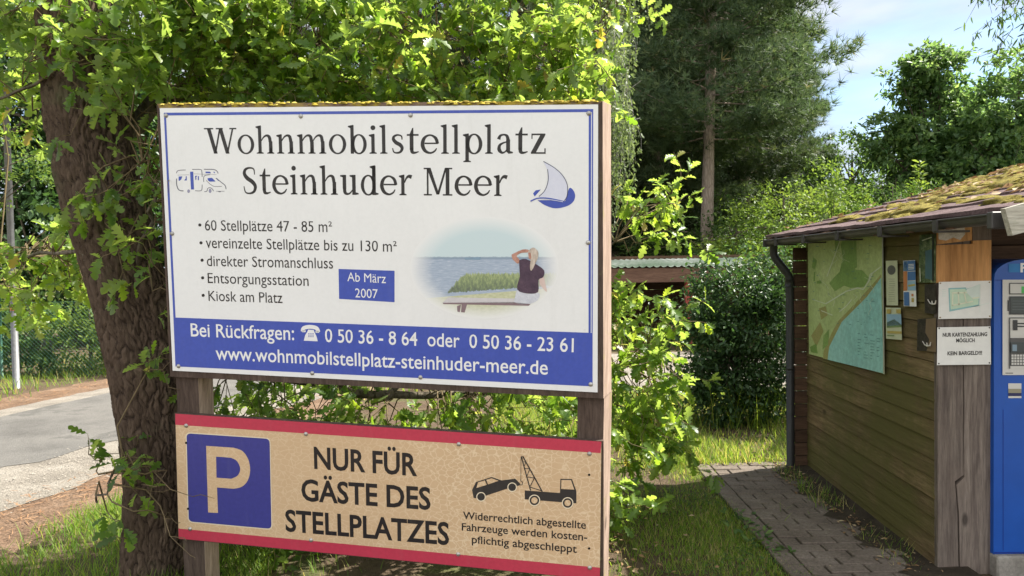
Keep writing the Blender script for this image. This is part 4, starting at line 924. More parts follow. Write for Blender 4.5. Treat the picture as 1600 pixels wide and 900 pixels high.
for q in (((280,680),(310,670),(318,710),(290,730)), ((246,800),(285,740),(300,780),(268,850))): wpoly(b, [K(*k) for k in q], .0073)
b.build('map_shore', ms, mapt)
b = MB()
for q, w_ in ((((375,375),(345,460),(315,540)), 1.2), (((310,660),(400,605),(450,590),(475,597),(498,562),(515,525),(552,497)), 1.8), (((370,695),(400,670),(425,640)), 1.4), (((290,690),(340,710)), 1.2), (((500,550),(505,530),(530,515)), 1.3), (((250,640),(310,660)), 1.0)):
    wline(b, [K(*k) for k in q], w_, .0085, 0)
for c_ in range(4):
    for r_ in range(9):
        y = 790 + r_*13 + c_*3
        if rr.random() < .85: wline(b, [K(450+c_*28 if r_ < 9 else 0, y), K(450+c_*28+rr.uniform(8,20), y+2)], .8, .009, 1)
for k in range(9):
    x = rr.uniform(245,530); y = rr.uniform(400,640); pts_ = [K(x, y)]
    for j in range(4): x += rr.uniform(-18,26); y += rr.uniform(8,24); pts_.append(K(min(548, max(236, x)), y))
    wline(b, pts_, .45, .0085, 0)
for k in range(46): x = rr.uniform(245,530); y = rr.uniform(400,760); wline(b, [K(x,y), K(x+rr.uniform(5,14), y)], .7, .009, 1)
b.build('map_lettering', [mr, mk], mapt)
b = MB(); wpoly(b, [(1377.4,341),(1379.6,340),(1382.2,585),(1380,584)], .0095); b.build('map_edge', alum, mapt)

paper = M_plain("paper", (.70,.70,.66), .7, .25, 0, .06, 20); paper_y = M_plain("yellowed_paper", (.50,.52,.36), .7, .25, 0, .1, 14); ink = M_plain("grey_ink", (.10,.10,.10), .7)
blu = M_plain("leaflet_blue", (.06,.15,.34), .5); org = M_plain("leaflet_orange", (.50,.19,.07), .5); sky_i = M_plain("leaflet_sky", (.25,.40,.52), .5); gold = M_plain("leaflet_gold", (.42,.33,.10), .6); gre = M_plain("leaflet_green", (.16,.24,.10), .6)
K = lambda x, y: (1360 + x/3.75, 360 + y/3.75)
def leaflet(name, q, mat, label, cat, bow=.004):
    t = thing(name, wp(*K(*q[0])), label, cat); b = MB(); n = 6; vs = []
    for i in range(n + 1):
        s_ = i / n; l = [q[0][k]*(1-s_) + q[3][k]*s_ for k in (0, 1)]; r_ = [q[1][k]*(1-s_) + q[2][k]*s_ for k in (0, 1)]
        d = .003 + bow * math.sin(s_*math.pi) + (.012*bow/.004*max(0, s_-.75))
        vs += [wp(*K(*l), d), wp(*K(*r_), d + .001)]
    b.add(vs, [(2*i, 2*i+1, 2*i+3, 2*i+2) for i in range(n)]); b.build('sheet', mat, t); return t
t = leaflet('leaflet', ((90,178),(158,176),(162,440),(95,438)), paper_y, 'narrow yellowed leaflet with a dark round seal beside the map', 'leaflet', .002)
b = MB(); wpoly(b, [K(*k) for k in circ(123, 232, 24, 28, 20)], .0062, 0)
for k in range(11): wline(b, [K(104+rr.uniform(0,8), 285+k*13), K(145-rr.uniform(0,8), 285+k*13)], .7, .0065, 1)
b.build('print', [M_plain("seal_ink", (.10,.10,.095), .6), M_plain("faded_ink", (.27,.28,.2), .7)], t)
t = leaflet('leaflet', ((192,178),(262,174),(270,446),(195,444)), paper, 'folded leaflet with blue photographs and an orange strip on the hut wall', 'leaflet', .003)
b = MB()
for q, mi in ((((194,180),(262,177),(263,236),(193,238)),0), (((193,240),(214,240),(216,352),(194,354)),1), (((218,242),(264,240),(264,292),(218,294)),0), (((218,298),(264,296),(265,352),(218,352)),2), (((196,362),(226,360),(228,442),(197,440)),0), (((196,182),(216,181),(214,234),(196,236)),2), (((240,372),(252,372),(252,386),(240,386)),1), (((240,396),(254,396),(254,420),(240,420)),4)):
    wpoly(b, [K(*k) for k in q], .0085, mi)
for k in range(4): wline(b, [K(222,200+k*9), K(255,198+k*9)], 1.0, .009, 3)
wline(b, [K(222,325), K(262,318)], 3.0, .009, 4)
b.build('print', [blu, org, sky_i, paper, gold], t)
t = leaflet('leaflet', ((90,452),(178,454),(185,642),(92,634)), paper_y, 'curling leaflet with a lake landscape picture below the seal leaflet', 'leaflet', .005)
b = MB()
for q, mi in ((((94,490),(180,492),(182,555),(96,560)),0), (((95,462),(120,462),(118,486),(95,488)),2), (((150,462),(178,463),(178,486),(152,484)),2), (((96,540),(140,520),(181,552),(182,566),(97,570)),1), (((98,588),(182,592),(183,606),(98,602)),2), (((98,612),(140,614),(140,620),(98,618)),1)): wpoly(b, [K(*k) for k in q], .0105, mi)
b.build('print', [sky_i, gre, gold], t)
sleeve = M_noise("scenic_print", [(.25, (.02,.035,.015)), (.5, (.07,.11,.04)), (.66, (.24,.27,.15)), (.8, (.50,.50,.38))], 22, .25, bmp=0, spec=.6, fine=.6)
t = leaflet('poster', ((288,26),(382,22),(382,306),(284,306)), sleeve, 'dark green scenery poster in a glossy plastic sleeve under the eave', 'poster', .003)
b = MB(); wpoly(b, [K(*k) for k in ((322,120),(360,110),(362,290),(320,280))], .0085, 0); wline(b, [K(302,60), K(360,40)], 1.6, .0088, 1); wline(b, [K(366,26), K(366,300)], 2.5, .0088, 2); wline(b, [K(290,220), K(292,300)], 1.6, .0088, 1)
b.build('print', [M_plain("poster_teal", (.05,.11,.13), .3), M_plain("poster_pale", (.45,.46,.36), .3), M_plain("poster_dark", (.015,.02,.012), .3)], t)
torn = M_noise("torn_black_sheet", [(.3, (.018,.016,.014)), (.6, (.05,.042,.033)), (.8, (.11,.09,.07))], 30, .6, bmp=.002)
for q, curl, lab in ((((318,316),(382,314),(384,484),(372,490),(318,484)), (340,405), 'torn black poster remains with a white curl directly under the scenery poster'), (((276,520),(330,516),(384,510),(384,716),(318,706),(272,706)), (310,650), 'torn brown and black poster remains with a white curl, lowest on the wall')):
    t = thing('torn_poster', wp(*K(*q[0])), lab, 'poster'); b = MB(); wpoly(b, [K(*k) for k in q], .004)
    if curl[1] > 500: b2 = MB(); wpoly(b2, [K(*k) for k in ((326,520),(384,512),(384,714),(330,706),(345,640),(322,600))], .005); b2.build('backing_sheet', M_plain("brown_backing", (.17,.12,.07), .8), t)
    b.build('sheet', torn, t); cx, cy = curl
    b = MB(); b.tube([wp(*K(cx-4, cy), .006), wp(*K(cx+8, cy+20), .012), wp(*K(cx+24, cy+28), .014), wp(*K(cx+40, cy+24), .016), wp(*K(cx+44, cy+4), .012)], [.002,.003,.004,.004,.002], 6); b.tube([wp(*K(cx+24, cy+28), .014), wp(*K(cx+20, cy+8), .014)], .003, 6)
    b.build('paper_curl', M_plain("white_curl", (.6,.57,.5), .7), t)

# two papers on the corner boards
def notice(name, q, Y, mat, label):
    t = thing(name, fp(*q[3], Y), label, 'notice'); b = MB(); b.hexa([fp(*k, Y) for k in q], [fp(*k, Y+.0015) for k in q]); b.build('sheet', mat, t); return t
YN = YP - .022
t = notice('site_plan', ((1467,440.5),(1549,438.5),(1549,497),(1466,498.5)), YN, paper, 'white sheet with a pale green site plan pinned on the hut corner boards')
K = lambda x, y: (1460 + x/3.75, 400 + y/3.75)
def npoly(b, pts, d, mi=0): b.add([fp(x, y, YN - d) for x, y in pts], [tuple(range(len(pts)))], mi)
b = MB(); g1 = M_plain("plan_green", (.48,.62,.47), .7); g2 = M_plain("plan_teal", (.25,.45,.45), .7); g3 = M_plain("plan_cream", (.64,.66,.50), .7); g4 = M_plain("plan_pale", (.60,.68,.62), .7)
npoly(b, [K(*k) for k in ((82,188),(186,184),(186,192),(265,170),(262,292),(88,326))], .0006, 1); npoly(b, [K(*k) for k in ((90,196),(180,192),(184,200),(262,182),(258,284),(96,314))], .0010, 0)
npoly(b, [K(*k) for k in ((190,194),(265,164),(264,250),(222,248),(186,212))], .0012, 3)
for q in (((104,214),(112,214),(110,292),(102,294)), ((104,212),(190,210),(192,218),(104,221)), ((136,214),(144,214),(148,288),(140,290)), ((170,212),(178,212),(192,276),(184,278)), ((104,286),(225,262),(228,269),(105,294)), ((222,244),(262,238),(262,246),(224,252))): npoly(b, [K(*k) for k in q], .0016, 2)
for k in range(4): npoly(b, [K(45,196+k*12), K(70,196+k*12), K(70,200+k*12), K(45,200+k*12)], .0006, 3)
for q in (((215,300),(320,274),(321,277),(216,303)), ((266,165),(269,165),(268,330),(265,330))): npoly(b, [K(*k) for k in q], .0006, 3)
b.build('plan_drawing', [g1, g2, g3, g4], t)
def pins(t, spots, mat):
    for x, y in spots:
        b = MB(); b.dome(fp(x, y, YN - .0005), .004, .004, .003, 8, 3, 0, .5, 0, Vector((1,0,0)), Vector((0,0,1)), Vector((0,-1,0))); b.build('pin', mat, t)
brass = M_plain("brass_pin", (.35,.26,.14), .5, .4, .4)
pins(t, ((1469.5,442.5),(1546,441),(1546.5,494),(1469,496)), brass)
t = notice('payment_notice', ((1464.5,511.5),(1548,510),(1548.5,569.5),(1464,570.5)), YN, paper, 'white paper saying card payment only, pinned below the site plan')
b = MB()
def ntext(b, s_, p0, p1, h, d, wmax=0):
    P0 = fp(*p0, YN-d); P1 = fp(*p1, YN-d); vs, fs = glyphs(s_, .03); hm = (fp(p0[0], p0[1]-h, YN-d) - P0).length; lay(b, vs, fs, P0, P1, hm, CAP)
ntext(b, "NUR KARTENZAHLUNG", (1473,526.2), (1542.5,525), 5.8, .0008); ntext(b, "MÖGLICH", (1494,534.8), (1523,534.4), 5.6, .0008); ntext(b, "KEIN BARGELD!!!", (1480.5,555), (1534.5,554), 5.6, .0008)
b.build('lettering', black_p, t); pins(t, ((1467.5,513),(1546,512),(1467,568),(1546,567)), M_plain("dark_pin", (.05,.045,.04), .5, .4))

# ------------------------------------------------------------------ parking ticket machine
YM = 3.70
mach = thing('ticket_machine', (2.62, 3.9, 0), 'blue parking ticket machine with a rounded top and grey control panel on a concrete plinth', 'ticket machine')
blue_paint = M_plain("blue_paint", (.008,.075,.36), .38, .5, 0, .08, 6); panel_g = M_plain("panel_grey", (.56,.55,.51), .5, .4, 0, .05, 8)
XL = atY(1553, 600, YM).x; ZB = atY(1553, 866, YM).z; ZT = atY(1600, 408, YM).z; MW = .44
b = MB(); prof = [(XL, ZB), (XL + MW, ZB)]
zs = atY(1553, 437, YM).z
for k in range(0, 15):
    a = math.pi * k / 14; cxx = XL + MW/2; q = abs(math.cos(a)) ** .75 * (1 if math.cos(a) > 0 else -1); prof.append((cxx + MW/2 * q, zs + (ZT + .012 - zs) * math.sin(a) ** .8))
b.prism([(x, YM, z) for x, z in prof], (0, .34, 0), 0); body = b.build('body', blue_paint, mach)
b = MB(); mpt = lambda x, y, d=0: atY(x, y, YM - d)
def mbox(b, x0, y0, x1, y1, d0, d1_, mi=0):
    q = [(x0,y0),(x1,y0),(x1,y1),(x0,y1)]; b.hexa([mpt(*k, d1_) for k in q], [mpt(*k, d0) for k in q], mi)
mbox(b, 1566.5, 437, 1664, 586, -.002, .006); cp = b.build('control_panel', panel_g, mach)
dk = M_plain("dark_bezel", (.03,.032,.036), .4, .5); scr = M_plain("display_glass", (.055,.065,.075), .2, .6); grn = M_plain("green_sticker", (.10,.45,.12), .5)
b = MB(); mbox(b, 1577, 442, 1654, 460, .006, .009, 0); mbox(b, 1578.5, 443.5, 1652.5, 458.5, .009, .0095, 1); mbox(b, 1596, 447.5, 1612, 458, .0095, .010, 2); b.build('instruction_label', [dk, panel_g, grn], cp)
b = MB(); mbox(b, 1577, 463, 1654, 491.5, .006, .010, 0); mbox(b, 1579, 465, 1652, 489.5, .010, .0105, 1)
for k in range(4): mbox(b, 1582, 470+k*4.5, 1606-(k*3) % 7, 470.7+k*4.5, .0105, .0108, 2)
b.build('display', [dk, scr, M_plain("dim_text", (.12,.14,.15), .5)], cp)
b = MB(); mbox(b, 1577, 496, 1654, 525, .006, .009, 1); mbox(b, 1577, 496, 1654, 497.5, .0091, .0115, 0); mbox(b, 1577, 497.5, 1578.5, 576, .0091, .0115, 0); mbox(b, 1583, 500, 1590, 516, .009, .014, 0); mbox(b, 1590, 504.5, 1612, 506.5, .009, .012, 0); mbox(b, 1590, 509, 1612, 511, .009, .012, 0); b.build('card_slot', [dk, panel_g], cp)
b = MB(); mbox(b, 1578.5, 528, 1654, 572, .006, .008, 0); mbox(b, 1579.5, 535, 1600, 551, .008, .016, 1); mbox(b, 1582, 538.5, 1589, 548.5, .016, .0165, 3)
for i in range(5):
    for j in range(4): mbox(b, 1580.5 + i*4.4, 554 + j*4.3, 1583.8 + i*4.4, 557.2 + j*4.3, .008, .0115, 2)
mbox(b, 1578.5, 572, 1654, 575.5, .006, .0085, 2); b.build('keypad', [M_plain("keypad_back", (.10,.098,.095), .5), scr, panel_g, M_plain("lcd", (.20,.27,.33), .3)], cp)
b = MB(); mbox(b, 1574.3, 469, 1576.2, 486, .006, .008); b.build('coin_slot', dk, cp)
b = MB(); mbox(b, 1571, 582.4, 1583, 583.6, .006, .0065); b.build('small_print', dk, cp)
b = MB(); mbox(b, 1576, 412, 1652, 425.5, 0, .002, 0)
P0 = mpt(1594.5, 425, .003)
vs, fs = glyphs("P", .03); lay(b, vs, fs, P0, mpt(1606, 425, .003), (mpt(1594.5, 411.5, .003) - P0).length, CAP, 1); b.build('parking_label', [M_plain("label_blue", (.02,.17,.44), .4), white_p], mach)
b = MB(); mbox(b, 1575.5, 599, 1596, 607.5, 0, .002, 0); mbox(b, 1575.5, 607.5, 1596, 614, 0, .0022, 1); mbox(b, 1575.5, 614, 1596, 619, 0, .002, 2); mbox(b, 1575.5, 619, 1596, 622, 0, .0021, 0); b.build('sticker', [panel_g, M_plain("sticker_brown", (.28,.26,.18), .5), M_plain("sticker_navy", (.03,.03,.09), .5)], mach)
b = MB(); mbox(b, 1553.5, 437.2, 1668, 438.2, 0, .0015); mbox(b, 1553.5, 862.5, 1668, 865, 0, .006); mbox(b, 1567, 640, 1568, 860, 0, .001); b.build('door_seam', M_plain("seam_blue", (.008,.03,.2), .5), mach)
conc = M_noise("concrete", [(.3, (.20,.185,.16)), (.6, (.30,.28,.245)), (.8, (.38,.36,.32))], 7, .95, bmp=.006, bscale=70)
b = MB(); b.box((XL - .002, YM - .035, -.03), (XL + MW + .02, YM + .38, ZB), 0, .5, .008); b.build('plinth', conc, mach)
# ------------------------------------------------------------------ vegetation builders
def np3(v): return np.array([v.x, v.y, v.z])
class Leaves:
    def __init__(s): s.p = []; s.a = []; s.n = []; s.s = []; s.r = []
    def add(s, p, a, n, sz, r): s.p.append(p); s.a.append(a); s.n.append(n); s.s.append(sz); s.r.append(r)
    def build(s, name, tmpl, mat, parent, bend=None, keep=None):
        if keep is not None:
            m = keep(np.concatenate(s.p)); s.p = [np.concatenate(s.p)[m]]; s.a = [np.concatenate(s.a)[m]]; s.n = [np.concatenate(s.n)[m]]; s.s = [np.concatenate(s.s)[m]]; s.r = [np.concatenate(s.r)[m]]
        p = np.concatenate(s.p) - np.array(ORG[parent.name])
        o = ORG[parent.name]; ORG[parent.name] = Vector((0,0,0))
        ob = scatter(name, *tmpl, p, np.concatenate(s.a), np.concatenate(s.n), np.concatenate(s.s), np.clip(np.concatenate(s.r), 0, 1), mat, parent, bend=bend(len(p)) if bend else None)
        ORG[parent.name] = o; ORG[ob.name] = o; return ob

def noisy_trunk(b, pts, rads, n=40, ridges=.07, seed=0, sub=9):
    """bark-ridged tapering trunk through control points"""
    q = smooth([(p[0], p[1], p[2], r) for p, r in zip(pts, rads)], sub); m_ = len(q); r_ = np.random.default_rng(seed)
    ph = r_.uniform(0, 6.28, 12); base = len(b.v); zc = 0.0
    for i, (x, y, z, rad) in enumerate(q):
        if i: zc += math.dist(q[i][:3], q[i-1][:3])
        for k in range(n):
            a = 2*math.pi*k/n
            f = 0
            for h, (fa, fz) in enumerate(((5,1.1),(9,2.3),(14,3.1),(19,4.7),(27,6.1))):
                f += math.sin(fa*a + ph[h] + 1.6*math.sin(fz*zc + ph[h+5])) / (1 + h*.35)
            rr_ = rad * (1 + ridges * f * .5 + .06 * math.sin(2*a + ph[10] + zc))
            b.v.append((x + rr_*math.cos(a), y + rr_*math.sin(a), z))
    for i in range(m_-1):
        for k in range(n): b.f.append([base+i*n+k, base+i*n+(k+1) % n, base+(i+1)*n+(k+1) % n, base+(i+1)*n+k]); b.m.append(0); b.r.append(.5); b.sm.append(True)
    b.f.append([base+(m_-1)*n+k for k in range(n)]); b.m.append(0); b.r.append(.5); b.sm.append(False)

def rvec(n, s=1.0): return rng.normal(0, s, (n, 3))

# ------------------------------------------------------------------ the big oak
def bark_trunk(pts, rads, par, n=260, sub=70):
    q = np.array(smooth([(p[0], p[1], p[2], r) for p, r in zip(pts, rads)], sub)); m_ = len(q)
    zc = np.concatenate([[0], np.cumsum(np.linalg.norm(np.diff(q[:, :3], axis=0), axis=1))])
    A, Z = np.meshgrid(np.arange(n) / n * 2 * math.pi, zc); Rr = np.repeat(q[:, 3:4], n, 1)
    r_ = np.random.default_rng(8); U = A * .19; per = 2 * math.pi * .19
    wob = .012 * np.sin(Z * 9 + 3 * A) + .009 * np.sin(Z * 19 + 5 * A + 1) + .005 * np.sin(Z * 43 - 9 * A) + .003 * np.sin(Z * 90 + 14 * A)
    Uw = U + wob + .045 * Z; cu, cz = .024, .15                           # long narrow plates
    nu = int(round(per / cu)); cu = per / nu
    jit = r_.uniform(-.42, .42, (400, nu, 2)); hgt = r_.uniform(.6, 1.0, (400, nu))
    iu = np.floor(Uw / cu).astype(int); f1 = np.full(A.shape, 9.0); f2 = np.full(A.shape, 9.0); hh = np.zeros(A.shape)
    for du in (-1, 0, 1):
        for dz in (-1, 0, 1):
            ku = iu + du; oz = (ku % 2) * .5; kz = np.floor(Z / cz - oz).astype(int) + dz
            J = jit[(kz + 60) % 400, ku % nu]; px_ = (ku + .5 + J[..., 0]) ; pz_ = (kz + .5 + oz + J[..., 1])
            d = np.hypot(Uw / cu - px_, (Z / cz - pz_) * 1.0); lo_ = d < f1
            f2 = np.where(lo_, f1, np.minimum(f2, d)); hh = np.where(lo_, hgt[(kz + 60) % 400, ku % nu], hh); f1 = np.minimum(f1, d)
    e = np.clip((f2 - f1) / .34, 0, 1) ** .65
    disp = (e * hh - .55) * .019 + .0022 * np.sin(Uw * 420 + 6 * np.sin(Z * 30)) * e + .014 * np.sin(3 * A + Z * .9) + .008 * np.sin(5 * A - Z * 1.7)
    flare = 1 + .45 * np.exp(-np.maximum(Z - .12, 0) / .16) * (.6 + .4 * np.sin(5 * A + 1))
    RR = Rr * flare + disp
    V = np.stack([q[:, 0:1] + RR * np.cos(A), q[:, 1:2] + RR * np.sin(A), np.repeat(q[:, 2:3], n, 1)], -1).reshape(-1, 3)
    i = np.arange((m_-1) * n); r0 = i // n; c0 = i % n; c1 = (c0 + 1) % n
    fc = np.stack([r0*n+c0, r0*n+c1, (r0+1)*n+c1, (r0+1)*n+c0], 1)
    return fast_mesh('trunk', V, fc, (e * hh).reshape(-1)[:len(i)], oak_bark, par, True)
oak = thing('oak_tree', (-1.86, 3.85, 0), 'big leaning oak with ridged bark and bright lobed leaves behind the notice board', 'tree')
tp = [atY(243,1010,3.85), atY(243,900,3.85), atY(246,750,3.85), atY(230,600,3.86), atY(202,450,3.88), atY(150,250,3.9), atY(122,0,3.95), atY(92,-260,4.0), atY(60,-620,4.1)]
bark_trunk(tp, [.225,.178,.17,.178,.184,.186,.184,.175,.15], oak)
def limb(pts, r0, r1): 
    q = smooth([tuple(p) for p in pts], 8); n = len(q)
    qq = [Vector(p) + Vector((random.gauss(0,.012), random.gauss(0,.012), random.gauss(0,.012))) for p in q]
    b = MB(); b.tube(qq, [r0 + (r1-r0)*i/(n-1) for i in range(n)], 8); b.build('limb', grey_bark, oak); return qq
LIMBS = []
LIMBS += limb([tp[5], atY(300,130,4.35), atY(500,70,4.7), atY(740,50,5.0), atY(930,80,5.2)], .06, .012)
LIMBS += limb([tp[4] , atY(380,560,4.4), atY(600,620,4.6), atY(850,600,4.8), atY(1020,560,5.0)], .04, .01)
LIMBS += limb([tp[6], atY(60,130,3.75), atY(-60,150,3.7)], .012, .005)
LIMBS += limb([tp[4], atY(120,395,4.2), atY(-10,405,4.7)], .018, .006)
LIMBS += limb([tp[7], atY(260,-160,4.4), atY(560,-160,4.8), atY(860,-100,5.2)], .06, .014)
LIMBS += limb([atY(600,620,4.6), atY(780,460,4.8), atY(960,380,5.0)], .02, .007)
LIMBS += limb([tp[2], atY(190,730,3.6), atY(150,790,3.55)], .012, .005)
LIMBS += limb([tp[2], atY(400,840,4.3), atY(650,860,4.6), atY(900,850,4.9)], .03, .008)
LIMBS += limb([tp[4], atY(240,330,3.62), atY(225,250,3.6)], .014, .006)
LA = np.array([np3(p) for p in LIMBS])
OL = Leaves(); TW = MB()
def oak_spray(c, Ls, nl, lsz=(.062,.108), rb=0.0):
    c = np.array(c); near = LA[np.argmin(((LA - c) ** 2).sum(1) + rng.uniform(0, .05, len(LA)))]
    d = c - near; dl = np.linalg.norm(d); d = d / max(dl, 1e-3)
    d = unit(d + rng.normal(0, .35, 3)); base = c - d * Ls * .5
    mid = (near + base) / 2 + rng.normal(0, .04, 3) + np.array([0, 0, .06])
    TW.tube([near, mid, base], [.0055, .0045, .0035], 4, cap=False)
    tw = [base, base + d*Ls*.35 + rng.normal(0, .02, 3), base + d*Ls*.7 + rng.normal(0, .03, 3) - np.array([0,0,.03]), base + d*Ls + rng.normal(0, .04, 3) - np.array([0,0,.07])]
    TW.tube(tw, [.0035, .003, .0022, .0012], 4, cap=False)
    sub = [tw]
    for k in range(3):
        s0 = tw[1 + k % 3] if k else tw[1]; dd = unit(d + rng.normal(0, .75, 3)); e = s0 + dd * Ls * rng.uniform(.3, .55)
        m2 = (s0 + e)/2 + rng.normal(0, .015, 3); TW.tube([s0, m2, e], [.0025, .002, .001], 3, cap=False); sub.append([s0, m2, e])
    P_, A_ = [], []
    for tws in sub:
        pts = np.array(tws); m_ = nl // 4
        for k in range(m_):
            t = min(1, rng.beta(2.2, 1.0)) * (len(pts)-1.001); i = int(t); f = t - i
            p = pts[i]*(1-f) + pts[i+1]*f; dd = unit(pts[i+1] - pts[i])
            P_.append(p); A_.append(unit(dd * rng.uniform(.1, 1.0) + rng.normal(0, .62, 3) + np.array([0, 0, -.12])))
    n = len(P_); nn = rvec(n, .55) + np.array([0.15, -.15, 1.0])
    OL.add(np.array(P_), np.array(A_), nn, rng.uniform(*lsz, n), np.clip(rng.normal(.45 + rb, .22, n), 0, 1))
def oak_region(px, py, Yr, n, Ls=(.3,.5), nl=24, rb=0.0, lsz=(.062,.108), keep=None):
    for _ in range(n):
        x = rng.uniform(*px); y = rng.uniform(*py)
        if keep and not keep(x, y): continue
        oak_spray(np3(atY(x, y, rng.uniform(*Yr))), rng.uniform(*Ls), nl, lsz, rb)
oak_region((330,900), (-40,185), (3.9,4.7), 120, rb=.08)
oak_region((560,930), (20,175), (3.8,4.5), 60, rb=.14)
oak_region((250,560), (-30,190), (3.8,4.4), 78, rb=.06)
oak_region((200,340), (-40,160), (3.6,4.3), 32, rb=-.05)
oak_region((-60,110), (-60,120), (3.6,4.3), 16, rb=-.1)
oak_region((860,985), (-30,60), (4.6,5.3), 16, rb=.1)
oak_region((150,560), (-110,-20), (3.9,4.3), 14); oak_region((560,940), (-160,-40), (4.2,4.8), 18, rb=.05)
oak_region((60,215), (-20,175), (3.45,3.64), 17, Ls=(.2,.32), nl=20, rb=.05); oak_region((-40,110), (-40,190), (4.1,4.9), 20, rb=.12)
oak_region((130,245), (265,315), (3.5,3.66), 5, Ls=(.16,.26), nl=16)
oak_region((-20,150), (365,465), (4.2,5.0), 30, Ls=(.25,.4), nl=22, rb=.16)
oak_region((185,250), (355,410), (3.5,3.66), 4, Ls=(.16,.24), nl=14)
oak_region((228,262), (170,480), (3.52,3.7), 7, Ls=(.15,.22), nl=13, rb=-.1)
oak_region((220,265), (525,580), (3.5,3.64), 2, Ls=(.15,.22), nl=14)
oak_region((150,265), (700,815), (3.45,3.62), 8, Ls=(.2,.3), nl=18, rb=-.08)
oak_region((325,560), (580,700), (4.1,4.7), 34, rb=-.06)
oak_region((540,930), (585,700), (4.0,4.9), 50, rb=.1)
oak_region((960,1050), (280,375), (4.7,5.2), 9, Ls=(.25,.4), rb=.15)
oak_region((950,1055), (470,660), (4.5,5.2), 36, Ls=(.28,.46), rb=.15)
oak_region((960,1090), (590,680), (4.6,5.0), 8, Ls=(.28,.5), rb=.15)
oak_region((935,985), (745,890), (4.1,4.7), 9, Ls=(.22,.34), rb=.1)
oak_region((330,900), (830,930), (4.0,4.8), 42, rb=.0)
oak_region((320,520), (200,580), (4.0,4.5), 14); oak_region((500,900), (200,580), (4.1,5.0), 36, rb=.0)
SI = np.array(SM.to_3x3())
def clear_of_board(p):
    q = (p - np.array(SPOS)) @ SI
    return ~((q[:, 1] < .24) & (q[:, 0] > -1.10) & (q[:, 0] < 1.12) & (q[:, 2] < .74)) & ((q[:, 1] > .10) | (q[:, 0] < -1.0) | (q[:, 0] > 1.15) | (q[:, 2] > .8))
OL.build('foliage', OAK, oak_leaf, oak, keep=clear_of_board, bend=lambda n: np.stack([rng.normal(-.16, .24, n), rng.normal(.05, .3, n)], 1))
TW.build('twigs', twig_m, oak)

# ------------------------------------------------------------------ generic trees
def broadleaf(name, loc, H, trunk_r, blobs, nl, lsz, mat, bark, label, cat='tree', group=None, tmpl=OVATE, lean=(0,0), droop=.25, clump=.42, per=46, limbs=9, skirt=None):
    """blobs: list of (cx,cy,cz,rx,ry,rz) crown volumes relative to loc"""
    t = thing(name, loc, label, cat, group); lo = Vector(loc)
    b = MB(); top = Vector((lean[0], lean[1], H))
    pts = [Vector((0,0,-.1)), Vector((lean[0]*.2, lean[1]*.2, H*.25)), Vector((lean[0]*.55, lean[1]*.55, H*.6)), top]
    noisy_trunk(b, [tuple(lo + p) for p in pts], [trunk_r*1.2, trunk_r*.9, trunk_r*.6, trunk_r*.15], 14, .08, 5, 5); b.build('trunk', bark, t)
    lb = MB(); lv = Leaves(); vol = sum(q[3]*q[4]*q[5] for q in blobs)
    for q in blobs:
        c = np.array(q[:3]); rad = np.array(q[3:]); k = max(1, int(nl / per * q[3]*q[4]*q[5] / vol))
        for j in range(min(limbs, max(2, k // 8))):
            h = H * rng.uniform(.25, .8); st = Vector((lean[0]*h/H, lean[1]*h/H, h)); en = Vector(c + rad * unit(rng.normal(0, 1, 3)) * .75)
            mid = (st + en) / 2 + Vector((0, 0, .1 * (en - st).length)); lb.tube([lo+st, lo+mid, lo+en], [trunk_r*.28, trunk_r*.17, trunk_r*.05], 5, cap=False)
        for j in range(k):
            u = unit(rng.normal(0, 1, 3)); rr_ = rng.uniform(.35, 1.0) ** .55 * (1 + .16 * math.sin(5*u[0] + 3*u[2]) )
            cc = c + rad * u * rr_; cc[2] = max(cc[2], .06)
            cs = clump * rng.uniform(.55, 1.35); n = int(per * rng.uniform(.6, 1.3))
            p = cc + rng.normal(0, 1, (n, 3)) * cs * np.array([.55, .55, .34]); p[:, 2] = np.maximum(p[:, 2], .03)
            a = unit(rng.normal(0, 1, (n, 3)) + u * .7 - np.array([0, 0, droop])); nn = rvec(n, .5) + np.array([0, 0, 1.0]) + u * .35
            lv.add(p + np3(lo), a, nn, rng.uniform(*lsz, n), rng.normal(.5, .2, n) + rng.normal(0, .13))
    if len(lb.v): lb.build('branches', bark, t)
    lv.build('crown', tmpl, mat, t); return t

